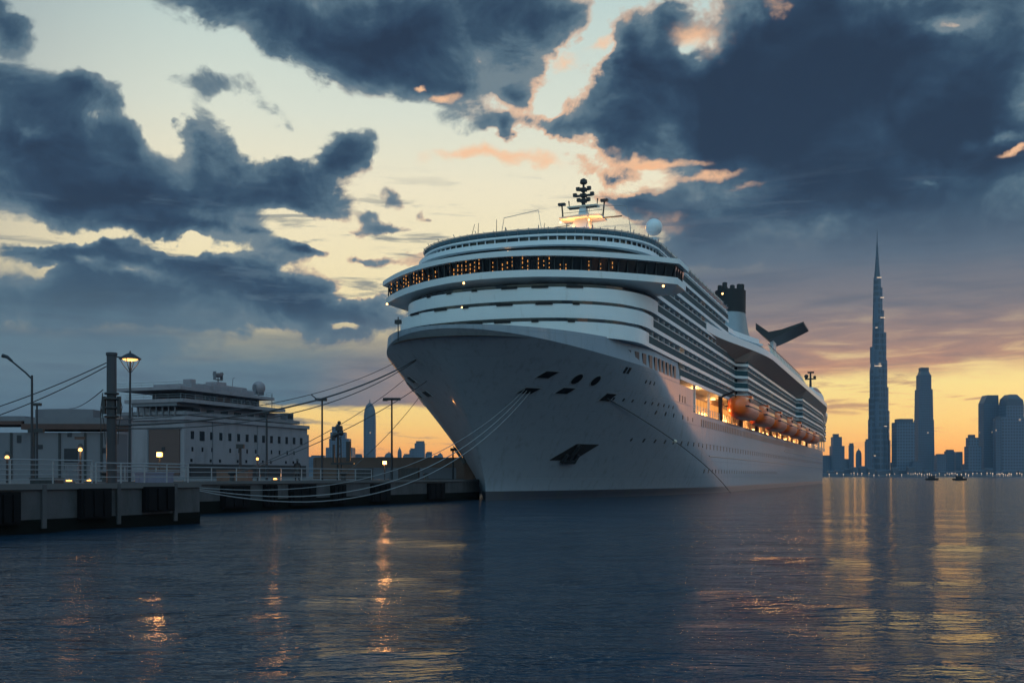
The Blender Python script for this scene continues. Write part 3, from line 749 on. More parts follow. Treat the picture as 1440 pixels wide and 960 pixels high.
# --- pool deck overhang, aft structures, funnel
def aft():
    def to(s): return B+4.2*smst((s-48)/46)-3.6*smst((s-224)/60)
    def ti(s): 
        if s < 75: return B-0.6
        if s < 161: return B+1.4
        return B+2.7-2.4*smst((s-222)/62)
    rings = []
    S = [48+2*i for i in range(0, 120)]
    for s in S:
        o, i = to(s), min(ti(s), to(s)-0.1); lift = 1.0-smst((s-48)/30)
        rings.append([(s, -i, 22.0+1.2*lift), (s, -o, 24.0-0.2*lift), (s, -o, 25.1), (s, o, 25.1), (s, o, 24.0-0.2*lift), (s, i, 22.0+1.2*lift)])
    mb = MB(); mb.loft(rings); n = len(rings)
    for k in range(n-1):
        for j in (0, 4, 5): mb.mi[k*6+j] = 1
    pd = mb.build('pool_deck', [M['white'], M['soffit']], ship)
    for sg in (1, -1):
        mb = MB(); rr = []
        for s in [98+2*i for i in range(33)]:
            o = to(s); rr.append([(s, -sg*(o-0.05), 25.1), (s, -sg*(o-1.5), 27.5), (s, -sg*(o-1.65), 27.5), (s, -sg*(o-0.25), 25.1)])
        mb.loft(rr); mb.build('windscreen', M['cream'], pd)
        mb = MB()
        for s in range(100, 162, 6):
            o = to(s); mb.obox((s, -sg*(o-0.72), 26.32), (0.09, 0, 0), (0, sg*0.75*0.55, 0.66*1.8), (0, 0.03, 0.02))
        mb.build('screen_joint', M['grey'], pd)
        mb = MB(); pts = [(s, -sg*(to(s)-1.55), 27.75) for s in range(98, 163, 2)]; mb.tube(pts, 0.07, 5); mb.build('screen_rail', M['dark'], pd)
    # deck house forward of the pool
    mb = MB(); mb.prism([(68.3,-13.2),(82,-13.6),(96,-16.2),(96,16.2),(82,13.6),(68.3,13.2)], 25.1, 28.4); mb.prism([(68.3,-11),(92,-12),(92,12),(68.3,11)], 28.4, 29.6)
    for z in (27.3,): mb.prism([(68.2,-13.6),(82,-14.1),(97,-16.8),(97,16.8),(82,14.1),(68.2,13.6)], z, z+0.3)
    dh = mb.build('aft_deck_house', M['white'], ship)
    for q in range(5):
        mb = MB(); mb.box(97.0-0.98, 97.0-0.9, -14.5+q*2.6, -14.5+q*2.6+1.8, 25.9, 27.0); 
        mb.build('house_window', M['glass_dark'], dh)
    # funnel
    mb = MB()
    def er(s, z, a, b_, n=20): return [(s+a*math.cos(2*math.pi*k/n), b_*math.sin(2*math.pi*k/n), z) for k in range(n)]
    mb.loft([er(163, 25, 12, 9.5), er(163, 33, 9.5, 7.2), er(163.5, 39, 6.6, 4.7), er(164, 44.2, 4.9, 3.8)])
    mb.prism([(150,-9.5),(178,-9.5),(178,9.5),(150,9.5)], 25, 34)
    fu = mb.build('funnel', M['grey'], ship, smooth=50)
    mb = MB(); mb.loft([er(164, 44.2, 5.0, 3.9), er(164.3, 50.0, 4.8, 3.9), er(164.3, 50.1, 4.3, 3.4)]); 
    mb.build('funnel_cap', M['black'], fu, smooth=50)
    for k in range(9):
        a = 2*math.pi*k/9; mb = MB(); mb.tube([(164.3+3.6*math.cos(a), 2.8*math.sin(a), 49.6), (164.8+3.6*math.cos(a), 2.8*math.sin(a), 51.3+0.5*math.sin(k*2.1))], 0.62, 8); mb.build('exhaust_pipe', M['black'], fu)
    # wing shaped sky sail aft of the funnel
    mb = MB(); y = -5.5
    mb.loft([[(200,y+3.9,46.8),(216,y+3.9,46.4),(216,y+3.9,44.9),(200,y+3.9,44.9)], [(201,y+0.4,44.2),(217,y+0.4,44.0),(217,y+0.4,41.6),(201,y+0.4,41.8)],
             [(202,y-3.2,44.9),(218,y-3.2,44.7),(218,y-3.2,43.2),(202,y-3.2,43.4)], [(203,y-9.2,46.9),(219,y-9.2,46.7),(219,y-9.2,46.2),(203,y-9.2,46.3)]])
    ws = mb.build('sky_wing', M['dark'], ship)
    mb = MB(); mb.box(205, 212, -6.0, -5.0, 25, 42.6); mb.build('wing_pylon', M['white'], ws)
    # aft sports house with long dark window
    mb = MB()
    for sg in (1, -1):
        rr = []
        for i in range(25):
            s = 196+3.6*i; q = math.sin(math.pi*min(1, max(0, (i+1.5)/27)))**0.5; o = to(s)-0.6; rr.append([(s, -sg*(o), 25.1), (s, -sg*(o-0.4), 25.1+2.4*q), (s, -sg*(o-1.8), 25.1+4.6*q), (s, -sg*(o-7), 25.1+4.9*q), (s, -sg*(o-7), 25.1)])
        mb.loft(rr)
    sp = mb.build('sports_deck_house', M['white'], ship, smooth=40)
    for a, b_ in ((204, 226), (229, 262)):
        mb = MB(); rr = []
        for i in range(13):
            s = a+(b_-a)*i/12; o = to(s)-0.6; q = math.sin(math.pi*min(1, max(0, ((s-196)/3.6+1.5)/27)))**0.5; e = math.sin(math.pi*(i+0.6)/13.2)**0.4
            z0 = 25.1+2.4*q; z1 = 25.1+4.6*q; zm = (z0+z1)/2; h = (z1-z0)/2*0.85*e; f = lambda z: o-0.4-1.4*(z-z0)/(z1-z0)+0.06
            rr.append([(s, -f(zm-h), zm-h), (s, -f(zm+h), zm+h), (s, -f(zm+h)+0.3, zm+h), (s, -f(zm-h)+0.3, zm-h)])
        mb.loft(rr); mb.build('panorama_window', M['glass_dark'], sp, smooth=40)
    mb = MB(); mb.prism([(178,-13),(196,-14),(196,14),(178,13)], 25.1, 28.4); mb.prism([(176,-14.5),(197,-15.5),(197,15.5),(176,14.5)], 28.4, 28.7); mb.build('pool_bar_house', M['white'], ship)
    # aft mast
    mb = MB(); mb.tube([(240,-13.5,29.5),(240,-13.5,36.0)], 0.45, 8, r2=0.25); mb.box(239.2,240.8,-15.2,-11.8,33.6,33.9); mb.box(239.6,240.4,-14.6,-12.6,35.6,36.1)
    mb.sphere((240,-12.2,34.6),0.7,10); mb.sphere((240,-14.8,34.3),0.5,10); mb.build('aft_mast', M['dark'], ship)
    # stern extension below the lifeboat deck
    mb = MB(); mb.box(300, 306, -11.5, 11.5, 3.5, 6.2); mb.build('stern_platform', M['white'], ship)
    # lamps glowing along the top edge
    for s, t, z in ((72, 13.8, 28.9), (66, 14.3, 32.2)):
        mb = MB(); mb.sphere((s, -t, z), 0.16, 8); mb.build('deck_lamp', M['warm'], ship)
aft()

# --- lifeboats, hung from davits over the promenade
def lifeboat():
    L_, n = 18.0, 17
    r = thing('lifeboat', '', 'lifeboat')
    def sec(x, lo, hi, w):
        k = abs(x)/(L_/2); f = max(0.05, (1-k**5.0))**0.5
        return f
    SC_ = 0.98; prof = [(-0.0, -1.0), (0.55, -0.92), (0.92, -0.5), (1.0, 0.0), (1.0, 0.08)]
    mb = MB(); rings = []
    for i in range(n):
        x = -L_/2+L_*i/(n-1); f = sec(x, 0, 0, 0); rake = 1-0.35*(1-f)
        h = [(x, 1.95*SC_*f*a, 1.7*b_*(0.35+0.65*f)+1.7) for a, b_ in prof]; rings.append(h+[(x, -p[1], p[2]) for p in reversed(h) if p[1] > 0])
    mb.loft(rings); mb.build('boat_hull', M['orange'], r, smooth=60)
    mb = MB(); rings = []
    prof2 = [(1.0, 0.08), (0.97, 0.45), (0.86, 0.8), (0.5, 1.0), (0.0, 1.04)]
    for i in range(n):
        x = -L_/2+L_*i/(n-1); f = sec(x*1.02, 0, 0, 0)
        h = [(x, 1.93*SC_*f*a, 1.7+1.95*b_*(0.25+0.75*f)) for a, b_ in prof2]; rings.append([(x, -p[1], p[2]) for p in h if p[1] > 0]+[(x, p[1], p[2]) for p in reversed(h)])
    mb.loft(rings); mb.build('canopy', M['orange'], r, smooth=60)
    for sg in (1, -1):
        mb = MB(); mb.box(-5.6, 5.2, min(sg*1.5, sg*1.86), max(sg*1.5, sg*1.86), 2.5, 3.05); mb.build('window_band', M['dark'], r)
    mb = MB(); mb.box(-7.6, 7.6, -1.97, 1.97, 1.74, 1.92); mb.build('fender_strip', M['dark'], r)
    mb = MB(); mb.box(3.6, 5.6, -0.8, 0.8, 3.4, 4.25); mb.build('wheelhouse', M['orange'], r)
    return r
lb = lifeboat(); names = ['nearest the bow, end-on below the balconies', 'second from the bow', 'third from the bow', 'fourth from the bow', 'fifth from the bow', 'sixth from the bow', 'farthest aft near the stern']
for k in range(7):
    o = lb if k == 0 else dup(lb)
    s = 71+21.5*k; o.location = SW(s, 17.1 if k else 17.0, 11.75 if k else 11.9); o.rotation_euler = (0, 0, SROT)
    o['label'] = 'orange enclosed lifeboat hanging on the ship, '+names[k]; o['category'] = 'lifeboat'; o['group'] = 'orange lifeboats along the promenade'
    for q in (-1, 1):
        mb = MB(); x = s+q*9.9
        mb.obox((x, -14.8, 13.2), (0.22, 0, 0), (0, 0.3, 0), (0, 0, 1.95)); mb.tube([(x, -14.7, 15.0), (x, -17.0, 15.9)], 0.2, 6)
        mb.tube([(x, -17.0, 15.9), (x-q*2.2, -16.9, 15.0)], 0.06, 5)
        mb.build('davit', M['dark'], ship)
for k in range(11):
    s = 44+20*k
    mb = MB(); mb.box(s-0.5, s+0.5, -13.4, -12.8, 14.85, 14.95); mb.build('ceiling_lamp', M['warm'], ship)
    ld = bpy.data.lights.new('promenade_light', 'POINT'); ld.energy = 520 if k < 9 else 300; ld.color = (1.0, 0.45, 0.13); ld.shadow_soft_size = 0.3
    lo = bpy.data.objects.new('promenade_light', ld); COL.objects.link(lo); lo.parent = ship; lo.location = (s, -14.1, 14.2 if k in (0,) else 12.4)
# ship bow fittings: jack staff and rail
mb = MB(); mb.tube([(-9.5, 5.6, 16.2), (-9.5, 5.6, 18.6)], 0.06, 6); mb.box(-9.7, -9.3, 5.3, 5.9, 17.9, 18.3); mb.build('jack_staff', M['dark'], ship)
# ------------------------------------------------------------------ water
def build_water():
    rng = np.random.RandomState(4)
    nr, na = 420, 900
    r = 1.5*np.exp(np.linspace(0, math.log(60000/1.5), nr)); r = np.concatenate([[0.0], r])
    # dense angular spacing in front
    a = np.linspace(0, 2*math.pi, na, endpoint=False)
    R, A = np.meshgrid(r[1:], a, indexing='ij'); X = R*np.sin(A); Y = R*np.cos(A)
    cell = np.maximum(R*0.026, R*2*math.pi/na)
    Z = np.zeros_like(X)
    for k in range(64):
        lam = 0.32*1.055**k*rng.uniform(0.85, 1.15)
        th = rng.normal(1.25, 0.8); ph = rng.uniform(0, 6.28); amp = 0.0042*lam**0.6
        w = np.clip((lam/cell-2.2)/2.5, 0, 1)
        u = (X*math.cos(th)+Y*math.sin(th))*2*math.pi/lam+ph
        g = 0.6+0.4*np.sin((X*math.sin(th+0.4)-Y*math.cos(th+0.7))*2*math.pi/(lam*6.3)+ph*1.7)
        Z += amp*w*g*np.sin(u+0.5*np.sin(u*0.37+ph))
    verts = np.concatenate([[[0,0,0]], np.stack([X, Y, Z], -1).reshape(-1, 3)])
    i = np.arange(nr-1)[:, None]; j = np.arange(na)[None, :]; j2 = (j+1) % na
    q = np.stack([1+i*na+j, 1+(i+1)*na+j, 1+(i+1)*na+j2, 1+i*na+j2], -1).reshape(-1, 4)
    me = bpy.data.meshes.new('water'); nq = len(q)
    tri = np.stack([np.zeros(na, int), 1+np.arange(na), 1+(np.arange(na)+1) % na], -1)
    me.vertices.add(len(verts)); me.vertices.foreach_set('co', verts.astype(np.float32).ravel())
    loops = np.concatenate([q.ravel(), tri.ravel()]); me.loops.add(len(loops)); me.loops.foreach_set('vertex_index', loops.astype(np.int32))
    starts = np.concatenate([np.arange(nq)*4, nq*4+np.arange(na)*3]); me.polygons.add(nq+na); me.polygons.foreach_set('loop_start', starts.astype(np.int32))
    me.update(calc_edges=True); me.validate(); me.shade_smooth()
    if me.polygons[nq//2].normal.z < 0: me.flip_normals()
    o = bpy.data.objects.new('water', me); COL.objects.link(o); o['kind'] = 'structure'
    m = bpy.data.materials.new('water'); m.use_nodes = True; nt = m.node_tree; b = nt.nodes['Principled BSDF']; L = nt.links.new
    b.inputs['Base Color'].default_value = (0.010,0.030,0.055,1); b.inputs['Specular IOR Level'].default_value = 0.40; b.inputs['Roughness'].default_value = 0.09; b.inputs['IOR'].default_value = 1.33
    g = nt.nodes.new('ShaderNodeNewGeometry')
    def nz(sx, sy, sc, det, rot=0.35):
        mp = nt.nodes.new('ShaderNodeMapping'); mp.inputs['Scale'].default_value = (sx, sy, 1); mp.inputs['Rotation'].default_value = (0,0,rot); L(g.outputs['Position'], mp.inputs[0])
        n = nt.nodes.new('ShaderNodeTexNoise'); n.inputs['Scale'].default_value = sc; n.inputs['Detail'].default_value = det; n.inputs['Roughness'].default_value = 0.6; L(mp.outputs[0], n.inputs['Vector']); return n.outputs[0]
    def mm(op, a_, b_):
        n = nt.nodes.new('ShaderNodeMath'); n.operation = op
        for k_, v in enumerate((a_, b_)):
            if isinstance(v, (int, float)): n.inputs[k_].default_value = v
            else: L(v, n.inputs[k_])
        return n.outputs[0]
    h = None
    for sx, sy, sc, det, rot, amp in ((0.55, 1.4, 3.2, 3, 0.35, 0.11), (0.40, 1.35, 1.25, 4, 0.12, 0.26), (0.45, 1.3, 0.45, 3, -0.15, 0.34), (0.5, 1.2, 0.09, 2, 0.1, 0.4)):
        q = mm('MULTIPLY', nz(sx, sy, sc, det, rot), amp); h = q if h is None else mm('ADD', h, q)
    bp = nt.nodes.new('ShaderNodeBump'); bp.inputs['Strength'].default_value = 1.0; bp.inputs['Distance'].default_value = 1.0; L(h, bp.inputs['Height']); L(bp.outputs[0], b.inputs['Normal'])
    me.materials.append(m)
WAVE1, WAVE2, WAVE3 = 0.40, 0.35, 0.4
build_water()

# ------------------------------------------------------------------ quay
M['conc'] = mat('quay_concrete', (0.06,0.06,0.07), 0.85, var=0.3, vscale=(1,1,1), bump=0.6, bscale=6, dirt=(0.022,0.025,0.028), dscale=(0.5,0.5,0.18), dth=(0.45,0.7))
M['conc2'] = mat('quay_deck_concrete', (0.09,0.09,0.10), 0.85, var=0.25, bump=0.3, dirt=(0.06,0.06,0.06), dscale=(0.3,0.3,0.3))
M['wet'] = mat('wet_weed_concrete', (0.007,0.008,0.008), 0.95, spec=0.05, var=0.4)
M['rubber'] = mat('rubber', (0.007,0.007,0.009), 0.9, spec=0.1, var=0.3)
M['rail'] = mat('galvanised_rail', (0.24,0.25,0.28), 0.5, 0.2, var=0.15)
M['pole'] = mat('painted_pole', (0.022,0.026,0.036), 0.5, 0.2, var=0.2)
M['wall'] = mat('pale_render', (0.27,0.235,0.265), 0.75, var=0.10, vscale=(0.5,0.5,0.5), dirt=(0.16,0.14,0.16), dscale=(0.25,0.25,0.06), dth=(0.5,0.75))
M['wall2'] = mat('grey_render', (0.15,0.145,0.17), 0.75, var=0.12, vscale=(0.5,0.5,0.5), dirt=(0.11,0.11,0.14), dscale=(0.2,0.2,0.06), dth=(0.5,0.75))
M['rust'] = mat('rust_band', (0.075,0.035,0.03), 0.7, var=0.3)
M['door'] = mat('brown_shutter', (0.11,0.06,0.055), 0.7, var=0.15, vscale=(0.1,0.1,3))
M['win'] = mat('unlit_window', (0.012,0.016,0.024), 0.2)
M['brick'] = mat('brown_wall', (0.13,0.075,0.06), 0.8, var=0.3)
M['lamp'] = mat('street_lamp_glow', (1,0.6,0.3), 0.5, emit=(1.0,0.42,0.10), estr=3.2)
QZ = 2.2
A1 = Vector((-17.3, 56.7)); ND = Vector((0.406, 0.914)); A0 = A1-ND*80
NF = Vector((-25.0, 61.4)); E_ = Vector((-3.65, 114.0)); FD = (E_-NF).normalized(); FL = (E_-NF).length
def quay():
    F1 = SW(9, -17.5, 0); F2 = SW(420, -17.5, 0)
    poly = [A0, A1, A1+Vector((-6.2, 2.2)), NF, E_, Vector((F1.x, F1.y)), Vector((F2.x, F2.y)), Vector((-500, 700)), Vector((-600, -20))]
    mb = MB(); mb.prism([(p.x, p.y) for p in poly], -4, QZ)
    mb.f and None
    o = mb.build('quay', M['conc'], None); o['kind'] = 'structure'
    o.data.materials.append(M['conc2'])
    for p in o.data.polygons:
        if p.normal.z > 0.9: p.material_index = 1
    # tide band and coping follow each visible face
    def strip(name, a, b, out, z0, z1, m_, th):
        d = (b-a); u = d.normalized(); n = Vector((u.y, -u.x)); c = (a+b)/2+n*(th/2-0.02)
        mb = MB(); mb.obox((c.x, c.y, (z0+z1)/2), Vector((u.x, u.y, 0))*d.length/2, Vector((n.x, n.y, 0))*(th/2+0.02), (0, 0, (z1-z0)/2)); o = mb.build(name, m_, None); o['kind'] = 'structure'
    strip('quay_tide_band', A0, A1, 1, -0.3, 0.62, M['wet'], 0.03); strip('quay_tide_band', NF, E_, 1, -0.3, 0.85, M['wet'], 0.03)
    strip('quay_coping', A0, A1+ND*0.02, 1, QZ-0.22, QZ+0.05, M['conc2'], 0.12); strip('quay_coping', NF, E_, 1, QZ-0.18, QZ+0.05, M['conc2'], 0.12)
quay()
def face_pt(px, a, d):
    """point where the line a+d*k crosses the picture column px (used once to fix real positions)"""
    k_ = (px-720)/FPX; return (k_*a.y-a.x)/(d.x-k_*d.y)
def panel_on(name, a, d, k0, k1, z0, z1, m_, th=0.25, label=None, cat=None, group=None):
    u = Vector((d.x, d.y, 0)); n = Vector((d.y, -d.x, 0)); c = Vector((a.x, a.y, 0))+u*(k0+k1)/2+n*(th/2+0.03); c.z = (z0+z1)/2
    mb = MB(); mb.obox((0,0,0), u*(k1-k0)/2, n*th/2, (0,0,(z1-z0)/2))
    m = 3
    for i in range(m): mb.obox(u*((k1-k0)*((i+0.5)/m-0.5))+n*(th/2+0.04), u*(k1-k0)/m*0.36, n*0.05, (0,0,(z1-z0)/2*0.86))
    o = mb.build(name, m_); o.location = c
    if label: tag(o, label, cat, group)
    return o
near = [(108,150,0.55,2.0,'black rubber fender pad on near quay wall, left of the thick post'),(199,239,0.75,2.05,'black rubber fender pad on near quay wall, under the lit lamps'),(-20,22,0.45,1.9,'black rubber fender pad cut by the left edge of the picture')]
for p0, p1, z0, z1, lb_ in near: panel_on('fender', A1, ND, face_pt(p0, A1, ND), face_pt(p1, A1, ND), z0, z1, M['rubber'], 0.3, lb_, 'fender', 'rubber fenders on the quay walls')
for k, (p0, p1, z0, z1) in enumerate([(309,347,0.3,1.9),(369,385,0.3,1.95),(405,440,0.25,1.95),(464,482,0.3,1.9),(520,545,0.3,1.9),(600,622,0.3,1.9)]):
    pos = ['first','second','third','fourth','fifth','sixth'][k]
    panel_on('fender', NF, FD, face_pt(p0, NF, FD), face_pt(p1, NF, FD), z0, z1, M['rubber'], 0.3, 'dark fender panel on the long far quay wall, %s from its left end' % pos, 'fender', 'rubber fenders on the quay walls')
# pilasters on the near wall
mb = MB(); 
for px in (60, 165, 245):
    k = face_pt(px, A1, ND); c = A1+ND*k; u = Vector((ND.x, ND.y, 0)); n = Vector((ND.y, -ND.x, 0)); mb.obox(Vector((c.x, c.y, 1.2))+n*0.05, u*0.12, n*0.08, (0,0,1.0))
o = mb.build('quay_rib', M['conc']); o['kind'] = 'structure'

# ------------------------------------------------------------------ railings
def railing(name, a, d, k0, k1, n_r, h, step, label, inset=0.5, r=0.025, close=None):
    n = Vector((d.y, -d.x)); t = thing(name, label, 'railing', ((a+d*k0-n*inset).x, (a+d*k0-n*inset).y, QZ))
    L_ = k1-k0; u = Vector((d.x, d.y, 0))
    for i in range(n_r):
        z = h*(i+1)/n_r; mb = MB(); mb.tube([u*0+Vector((0,0,z)), u*L_+Vector((0,0,z))], r*(1.5 if i == n_r-1 else 1), 6); mb.build('rail_bar', M['rail'], t)
    m = max(1, round(L_/step))
    for i in range(m+1):
        p = u*(L_*i/m); mb = MB(); mb.tube([p, p+Vector((0,0,h))], r*1.5, 6); mb.build('rail_post', M['rail'], t)
    return t
k140 = face_pt(140, A1, ND)
railing('guard_railing', A1, ND, -26, k140, 5, 1.15, 2.4, 'five-bar pale metal railing on the near quay left of the thick post')
railing('guard_railing', A1, ND, k140+0.3, -0.3, 3, 1.05, 1.7, 'three-bar pale metal railing on the near quay right of the thick post', inset=0.55)
railing('guard_railing', NF, FD, 0.3, 34, 3, 1.0, 2.8, 'long three-bar railing along the far quay wall toward the ship', inset=0.6, r=0.03)

# ------------------------------------------------------------------ poles and lamps
def point(loc, e, col=(1.0,0.42,0.12), size=0.15):
    ld = bpy.data.lights.new('lamp_light', 'POINT'); ld.energy = e; ld.color = col; ld.shadow_soft_size = size
    o = bpy.data.objects.new('lamp_light', ld); COL.objects.link(o); o.location = loc; return o
def lamp_pos(px, Y): p = wpt(px, Y, QZ); return p
# gooseneck lamp
p = lamp_pos(45, 56); t = thing('street_lamp', 'unlit gooseneck street lamp with a long arm leaning left at the picture edge', 'street lamp', p)
mb = MB(); mb.tube([(0,0,0),(0,0,5.9)], 0.085, 8, r2=0.06); mb.build('pole', M['pole'], t, smooth=40)
mb = MB(); mb.tube([(0,0,5.7),(-0.35,0,6.05),(-1.2,0,6.75)], 0.05, 6); mb.build('arm', M['pole'], t, smooth=40)
mb = MB(); mb.tube([(-1.1,0,6.68),(-1.35,0,6.9),(-1.62,0,6.98)], 0.07, 8, r2=0.11); mb.build('lamp_head', M['pole'], t, smooth=40)
# shaded lamp by the thick post
p = lamp_pos(182, 68); t = thing('street_lamp', 'lit street lamp under a wide conical shade beside the thick post', 'street lamp', p)
mb = MB(); mb.tube([(0,0,0),(0.06,0,8.3)], 0.10, 8, r2=0.06); mb.build('pole', M['pole'], t, smooth=40)
mb = MB(); mb.lathe((0.05,0,8.15), [(0.72,0.0),(0.70,0.06),(0.25,0.34),(0.06,0.42),(0.04,0.55)], 16); mb.build('lamp_shade', M['pole'], t, smooth=40)
mb = MB(); mb.lathe((0.05,0,8.02), [(0.12,0.0),(0.42,0.06),(0.5,0.12)], 14); mb.build('bulb', M['lamp'], t)
mb = MB()
for a in (0, math.pi/2, math.pi, 1.5*math.pi): mb.tube([(0.05,0,7.2),(0.05+0.45*math.cos(a),0.45*math.sin(a),7.75),(0.05+0.68*math.cos(a),0.68*math.sin(a),8.15)], 0.025, 5)
mb.tube([(0.05,0,8.2),(-1.0,0,8.32)], 0.05, 6)
mb.build('bracket', M['pole'], t)
lo = point((p.x+0.05, p.y-0.0, p.z+7.9), 30); lo.parent = None
# thick post
p = lamp_pos(157, 58); t = thing('mooring_post', 'thick tall round grey post with cable boxes behind the near railing', 'post', p)
mb = MB(); mb.lathe((0,0,0), [(0.29,0),(0.27,3.0),(0.26,5.0)], 20); mb.build('shaft', M['pole'], t, smooth=40)
mb = MB(); mb.lathe((0,0,5.0), [(0.27,0),(0.265,2.2),(0.31,2.22),(0.31,2.36),(0.27,2.38)], 20); mb.build('sleeve', mat('post_sleeve', (0.035,0.038,0.05), 0.6, var=0.15), t, smooth=40)
mb = MB()
for z, w in ((5.0,0.40),(4.7,0.44),(4.2,0.38),(3.7,0.4)): mb.lathe((0,0,z), [(w-0.03,0),(w,0.03),(w,0.09),(w-0.03,0.12)], 16)
for sg in (-1,1): mb.box(sg*0.42-0.09, sg*0.42+0.09, -0.1, 0.1, 3.9, 4.9); mb.tube([(sg*0.45,0,4.9),(sg*0.6,0,4.3),(sg*0.4,0,3.2),(sg*0.36,0,2.2)], 0.025, 5)
mb.tube([(-0.5,0,5.1),(-0.62,0,4.1),(-0.6,0,2.8)], 0.03, 5)
mb.build('cable_clamp', M['dark'], t)
post = p
# floodlight pole left
p = lamp_pos(52, 92); t = thing('floodlight_pole', 'thin pole with crossbar and boxes behind the gooseneck lamp', 'light pole', p)
mb = MB(); mb.tube([(0,0,0),(0,0,6.9)], 0.11, 8, r2=0.08); mb.build('pole', M['pole'], t)
mb = MB(); mb.box(-0.35,0.35,-0.2,0.2,6.7,6.95); mb.build('floodlight', M['dark'], t); mb = MB(); mb.box(-0.75,0.6,-0.2,0.2,4.3,4.65); mb.build('junction_box', M['dark'], t)
# tall posts at centre
def tall(px, py, Y, label, head):
    p = lamp_pos(px, Y); h = HC+(HOR-py)*Y/FPX-QZ; t = thing('light_pole', label, 'light pole', p, group='tall thin light poles on the far quay')
    mb = MB(); mb.tube([(0,0,0),(0,0,h)], 0.13, 8, r2=0.09); mb.build('pole', M['pole'], t)
    mb = MB()
    if head == 'T': mb.box(-1.0,1.0,-0.25,0.25,h-0.05,h+0.22); mb.box(-1.05,-0.5,-0.35,0.35,h-0.12,h-0.05)
    elif head == 'hook': mb.box(-0.75,0.5,-0.25,0.25,h-0.2,h+0.1); mb.tube([(-0.6,0,h),(-1.2,0,h+0.5)],0.06,5)
    else: mb.box(-0.3,0.3,-0.2,0.2,h-0.25,h+0.1)
    mb.build('lamp_head', M['dark'], t)
tall(453, 561, 112, 'tall thin light pole with a hooked head where the ropes cross', 'hook')
tall(551, 562, 118, 'tall thin light pole with a flat T-shaped head close to the bow', 'T')
tall(375, 578, 105, 'tall thin plain pole standing in front of the terminal windows', 'plain')
tall(338, 626, 84, 'short pole carrying boxes in front of the terminal base', 'plain')
tall(637, 631, 122, 'short thin pole seen under the bow of the ship', 'plain')
# signal tower
p = lamp_pos(477, 104); t = thing('signal_mast', 'dark signal mast with lamps and cabinets between the tall light poles', 'mast', p)
mb = MB(); mb.tube([(-0.15,0,0),(-0.1,0,5.6)], 0.12, 6); mb.tube([(0.25,0,0),(0.15,0,4.2)], 0.07, 6)
for z in (0.8,1.6,2.4,3.2,4.0): mb.tube([(-0.15,0,z),(0.22,0,z+0.4)], 0.04, 4)
mb.build('pole', M['dark'], t)
mb = MB(); mb.sphere((-0.45,0,4.55),0.3,8); mb.sphere((0.2,0,4.75),0.28,8); mb.box(-0.35,0.3,-0.2,0.2,5.0,5.5); mb.sphere((0,0,5.8),0.2,8); mb.box(-0.75,-0.4,-0.2,0.2,4.0,4.4); mb.build('signal_head', M['dark'], t)
mb = MB(); mb.box(0.75,1.15,-0.3,0.3,1.9,3.9); mb.box(-0.65,-0.45,-0.2,0.2,1.7,3.6); mb.box(-0.8,1.5,-0.3,0.3,1.55,1.75); mb.build('cabinet', M['dark'], t)
# small lit lamps
def small_lamp(px, py, Y, label, e=25, kind='post', power=1):
    p = lamp_pos(px, Y); h = HC+(HOR-py)*Y/FPX-QZ; t = thing('quay_lamp', label, 'lamp', p, group='small lit lamps along the quay')
    mb = MB(); mb.tube([(0,0,0),(0,0,h)], 0.06, 6); mb.build('pole', M['pole'], t)
    mb = MB(); mb.sphere((0,0,h), 0.12*power, 10) if kind == 'post' else mb.box(-0.2,0.2,-0.15,0.15,h-0.28,h+0.06); mb.build('bulb', M['lamp'], t)
    mb = MB(); mb.lathe((0,0,h+0.15*power), [(0.22,0),(0.08,0.2)], 8); 
    if kind == 'post': mb.build('lamp_cap', M['dark'], t)
    point((p.x, p.y-0.35, p.z+h-0.1), e)
    return p
p = small_lamp(113, 632, 60, 'small warm lantern lit on a post left of the thick post', 45)
mb = MB(); mb.box(-0.3,0.25,-0.1,0.1,2.55,2.7); o = mb.build('sign_plate', M['dark']); o.location = p; tag(o, 'small dark plate on top of the warm lantern post', 'sign')
small_lamp(224.5, 637, 84, 'orange T-topped lamp lit in front of the brown shutter', 110, 'box')
small_lamp(362, 645, 88, 'small pale lamp lit in front of the terminal base', 14)
small_lamp(541, 649, 112, 'orange box lamp lit beside the T-headed pole', 120, 'box', 2)
small_lamp(10, 643, 58, 'tiny dim bollard light by the left picture edge', 3)
for px, py, Y, lb_, e in ((97, 675, 54, 'bright orange floor lamp on the quay left of the lantern post', 14), (126, 670, 58, 'tiny orange floor lamp right of the lantern post', 4), (387, 673, 80, 'bright orange floor lamp on the far quay beside the railing', 22), (222, 668, 78, 'orange floor lamp at the foot of the T-topped lamp', 10)):
    p = lamp_pos(px, Y); t = thing('floor_lamp', lb_, 'lamp', p, group='orange floor lamps on the quay')
    mb = MB(); mb.lathe((0,0,0), [(0.34,0),(0.30,0.10),(0.22,0.12)], 12); mb.build('housing', M['dark'], t)
    mb = MB(); mb.sphere((0,0,0.16), 0.16, 10, sz=0.5); mb.build('bulb', M['lamp'], t)
    point((p.x, p.y-0.1, p.z+0.45), e)
# bollards on the quay edge
def bollard(x, y, label):
    mb = MB(); mb.lathe((0,0,0), [(0.32,0),(0.22,0.08),(0.18,0.45),(0.34,0.55),(0.34,0.68),(0.2,0.75)], 14); o = mb.build('mooring_bollard', M['dark'], None, smooth=40); o.location = (x, y, QZ); tag(o, label, 'bollard', 'mooring bollards on the quay'); return o
fn = Vector((FD.y, -FD.x))
for k_, lb_ in ((2.0,'black mooring bollard at the left end of the far quay wall'),(14.5,'black mooring bollard below the terminal on the far quay wall'),(30,'black mooring bollard on the far quay under the hooked pole'),(46,'black mooring bollard on the far quay close to the bow')):
    q = NF+FD*k_-fn*1.1; bollard(q.x, q.y, lb_)
